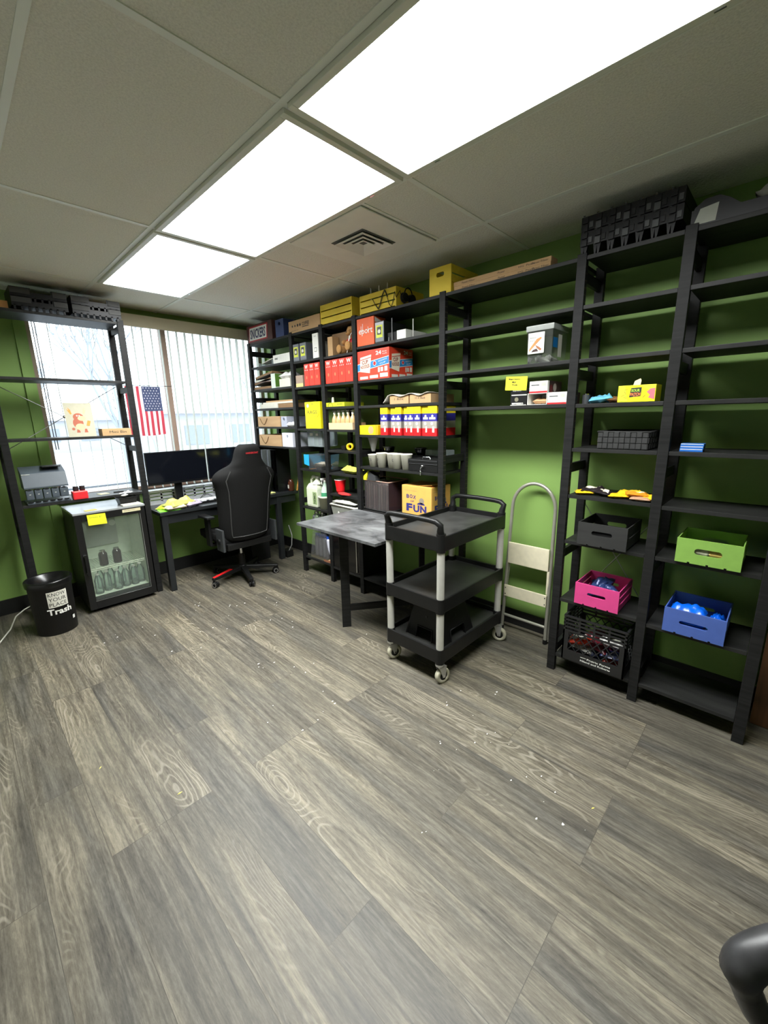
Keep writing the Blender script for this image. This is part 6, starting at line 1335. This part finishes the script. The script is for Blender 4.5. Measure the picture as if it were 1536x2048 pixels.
for r_ in range(9):
    for c_ in range(6 if r_ % 2 == 0 else 5):
        cx = W*18/39+.013+(.0245*c_ if r_ % 2 == 0 else .012+.0245*c_); cz = zt_-.014-r_*.0225
        i_ = cx/W*nx; j_ = (zt_-cz)/Ht*ny; y = .006*math.sin(i_*.55+j_*.12)*(j_/ny)+.004*math.sin(j_*.7)-.0015
        P = [(.0062*math.cos(PI/2+k_*PI/5)*(1 if k_ % 2 == 0 else .45), .0062*math.sin(PI/2+k_*PI/5)*(1 if k_ % 2 == 0 else .45)) for k_ in range(10)]
        mb.poly(((cx, y, cz), (1, 0, 0), (0, 0, 1)), P, fw_)
mb.build('cloth', t)
mb = MB(); mb.tube([(-.03, 0, 1.822), (.40, 0, 1.826)], .0025, plas, n=6); mb.build('rod', t)
# trash can
t = thing('trash_can', 'black round bin lettered Trash with a KNOW YOUR PLACE note', 'bin', (.335, 3.775, 0)); tc_ = pm('bin_black', 13, 13, 14, .55); R0, R1, hh = .122, .132, .395
mb = MB(); mb.lathe([(0, 0), (R0, 0), (R1, hh), (R1+.006, hh+.004), (R1-.006, hh+.004), (R1-.006, hh), (R0-.006, .008), (0, .008)], (0, 0, 0), tc_, 44); mb.build('can', t)
mb = MB(); mb.lathe([(R1+.008, hh-.03), (R1+.012, hh+.008), (R1+.006, hh+.016), (R1-.010, hh+.012), (R1-.03, hh-.07), (R1-.035, hh-.2)], (0, 0, 0), pm('bin_liner', 10, 10, 11, .28), 60); mb.build('liner', t)
def wrap(mb, fn, zc):      # bend flat decals round the can
    out = MB(); fn(out)
    for (x, y, z) in out.v: pass
    a0_ = -PI/2+.05; v2 = []
    for (x, y, z) in out.v:
        r = R0+(R1-R0)*(z/hh)+.0015+y; v2.append((r*math.cos(a0_+x/R0), r*math.sin(a0_+x/R0), z))
    o = len(mb.v); mb.v += v2; mb.f += [tuple(o+i for i in f_) for f_ in out.f]; mb.fm += [mb.mi(out.mats[i]) for i in out.fm]; mb.fs += out.fs
def note(m):
    for i in range(10): m.rect(((0, 0, 0), (1, 0, 0), (0, 0, 1)), -.045+.0115*i, .215, -.045+.0115*(i+1), .335, offw)
    for s, z in (('KNOW', .300), ('YOUR', .262), ('PLACE', .224)):
        m.text(((0, .001, 0), (1, 0, 0), (0, 0, 1)), s, -.038, z, .03, ink, fitw=.098, fith=.027)
mb = MB(); wrap(mb, note, 0); mb.build('paper_note', t)
mb = MB(); wrap(mb, lambda m: m.text(((0, .001, 0), (1, 0, 0), (0, 0, 1)), 'Trash', -.058, .160, .05, white, fitw=.145, fith=.045, bold=.03), 0); mb.build('lettering', t)
mb = MB(); wrap(mb, lambda m: m.rect(((0, .001, 0), (1, 0, 0), (0, 0, 1)), .088, .085, .108, .112, white), 0); mb.build('sticker', t)
mb = MB(); mb.tube([(-.10, 3.50, .006), (0.0, 3.80, .006), (.08, 3.98, .02), (.13, 4.13, .055), (.19, 4.20, .07), (.26, 4.30, .06)], .005, offw, n=8); solo(mb, 'white_cable', 'white cable running along the floor behind the bin', 'cable')

# ================================================================== office chair behind the camera's right shoulder
t = thing('office_chair', 'black padded loop armrest chair cut by the bottom right corner', 'chair', (.698, -.374, 0), .772); arm = mat('worn_black_vinyl', (.028, .028, .030), .42, nscale=22, noise_amt=.5, bump=.5)
mb = MB(); mb.box(-.21, -.22, .40, .21, .20, .47, arm, b=.03); mb.build('seat', t)
mb = MB(); mb.box(-.22, -.30, .56, .22, -.24, 1.0, arm, b=.025); mb.build('backrest', t); mb = MB(); mb.box(-.03, -.285, .44, .03, -.26, .60, plas, b=.004); mb.build('back_bar', t)
def loop(s_):
    mb = MB(); x = s_*.285; P = []
    ctr = [(.145, .565), (.125, .50), (.085, .43), (.03, .39), (-.06, .385), (-.13, .42), (-.16, .50), (-.15, .575), (-.09, .605), (0, .612), (.09, .605)]
    n = len(ctr)
    for i in range(n):
        for q in range(4):
            p0, p1, p2, p3 = ctr[i-1], ctr[i], ctr[(i+1) % n], ctr[(i+2) % n]; u = q/4
            c = [.5*((2*p1[k])+(-p0[k]+p2[k])*u+(2*p0[k]-5*p1[k]+4*p2[k]-p3[k])*u*u+(-p0[k]+3*p1[k]-3*p2[k]+p3[k])*u**3) for k in (0, 1)]
            P.append((x, c[0], c[1]))
    mb.tube(P, [.031 if p[2] > .55 else .024 for p in P], arm, n=14, closed=True); return mb.build('armrest', t)
for s_ in (-1, 1):
    loop(s_); mb = MB(); mb.box(min(s_*.23, s_*.285), -.05, .40, max(s_*.23, s_*.285), .05, .415, plas); mb.build('arm_bracket', t)
mb = MB(); mb.cyl((0, 0, .10), (0, 0, .42), .028, plas, n=16); mb.build('gas_lift', t)
for i in range(5):
    a_ = i*2*PI/5+.3; T = Matrix.Rotation(a_, 4, 'Z'); mb = MB(); mb.box(.02, -.02, .07, .28, .02, .10, plas, T, b=.006); mb.build('base_leg', t); p = T @ Vector((.27, 0, 0))
    c = MB(); c.cyl((0, -.012, .03), (0, .012, .03), .03, plas, n=18); c.cyl((0, 0, .045), (0, 0, .075), .008, plas, n=8); c.build('castor', t, (p.x, p.y, 0), a_)
wt = MB(); 
# floor litter: tiny scraps, uncountable
rnd = random.Random(5); mb = MB(); scr_ = pm('scrap_white', 236, 236, 230, .7); scy = pm('scrap_yellow', 226, 214, 110, .7)
spots = [(x, y) for x, y in ((1.25, 3.35), (1.42, 3.1), (1.62, 2.95), (1.36, 2.72), (1.15, 2.9), (.95, 2.75), (.62, 3.25), (1.55, 2.5), (1.7, 1.9), (1.6, 1.1), (1.75, .95), (1.55, .8), (1.3, .9), (1.45, .55), (1.2, 1.6), (1.05, 1.5), (.95, 1.75), (1.3, 2.0), (1.1, 2.2), (1.0, .8), (1.35, .35))]
for sx, sy_ in spots:
    for k in range(rnd.randint(2, 6)):
        x, y = sx+rnd.gauss(0, .07), sy_+rnd.gauss(0, .07); r = rnd.uniform(.002, .0075); a_ = rnd.uniform(0, PI)
        mb.add([(x+r*math.cos(a_+q)*rnd.uniform(.5, 1.5), y+r*math.sin(a_+q)*rnd.uniform(.3, 1), .0006) for q in (0, 1.4, 2.8, 4.3)]+[(x, y, .002)], [(0, 1, 4), (1, 2, 4), (2, 3, 4), (3, 0, 4)], scr_)
o = solo(mb, 'floor_scraps', 'tiny white scraps scattered over the grey plank floor', 'scraps'); o['kind'] = 'stuff'
for i, (x, y, s) in enumerate(((.415, 1.62, 1), (.22, 2.02, .8), (.80, 1.05, 1), (1.5, .35, .8))):
    if i == 2: continue
    mb = MB(); mb.add([(-.011*s, 0, 0), (0, -.0035*s, .001), (.011*s, 0, .0), (0, .0035*s, .001), (0, 0, .003)], [(0, 1, 4), (1, 2, 4), (2, 3, 4), (3, 0, 4)], scy); solo(mb, 'leaf_scrap', ['small pale yellow leaf-shaped scrap on the floor at the lower middle left', 'small pale yellow leaf-shaped scrap on the floor near the left edge', '', 'small orange-yellow scrap on the floor below the right shelves'][i], 'scrap', (x, y, .0006), .9*i, 'yellow scraps on the floor')
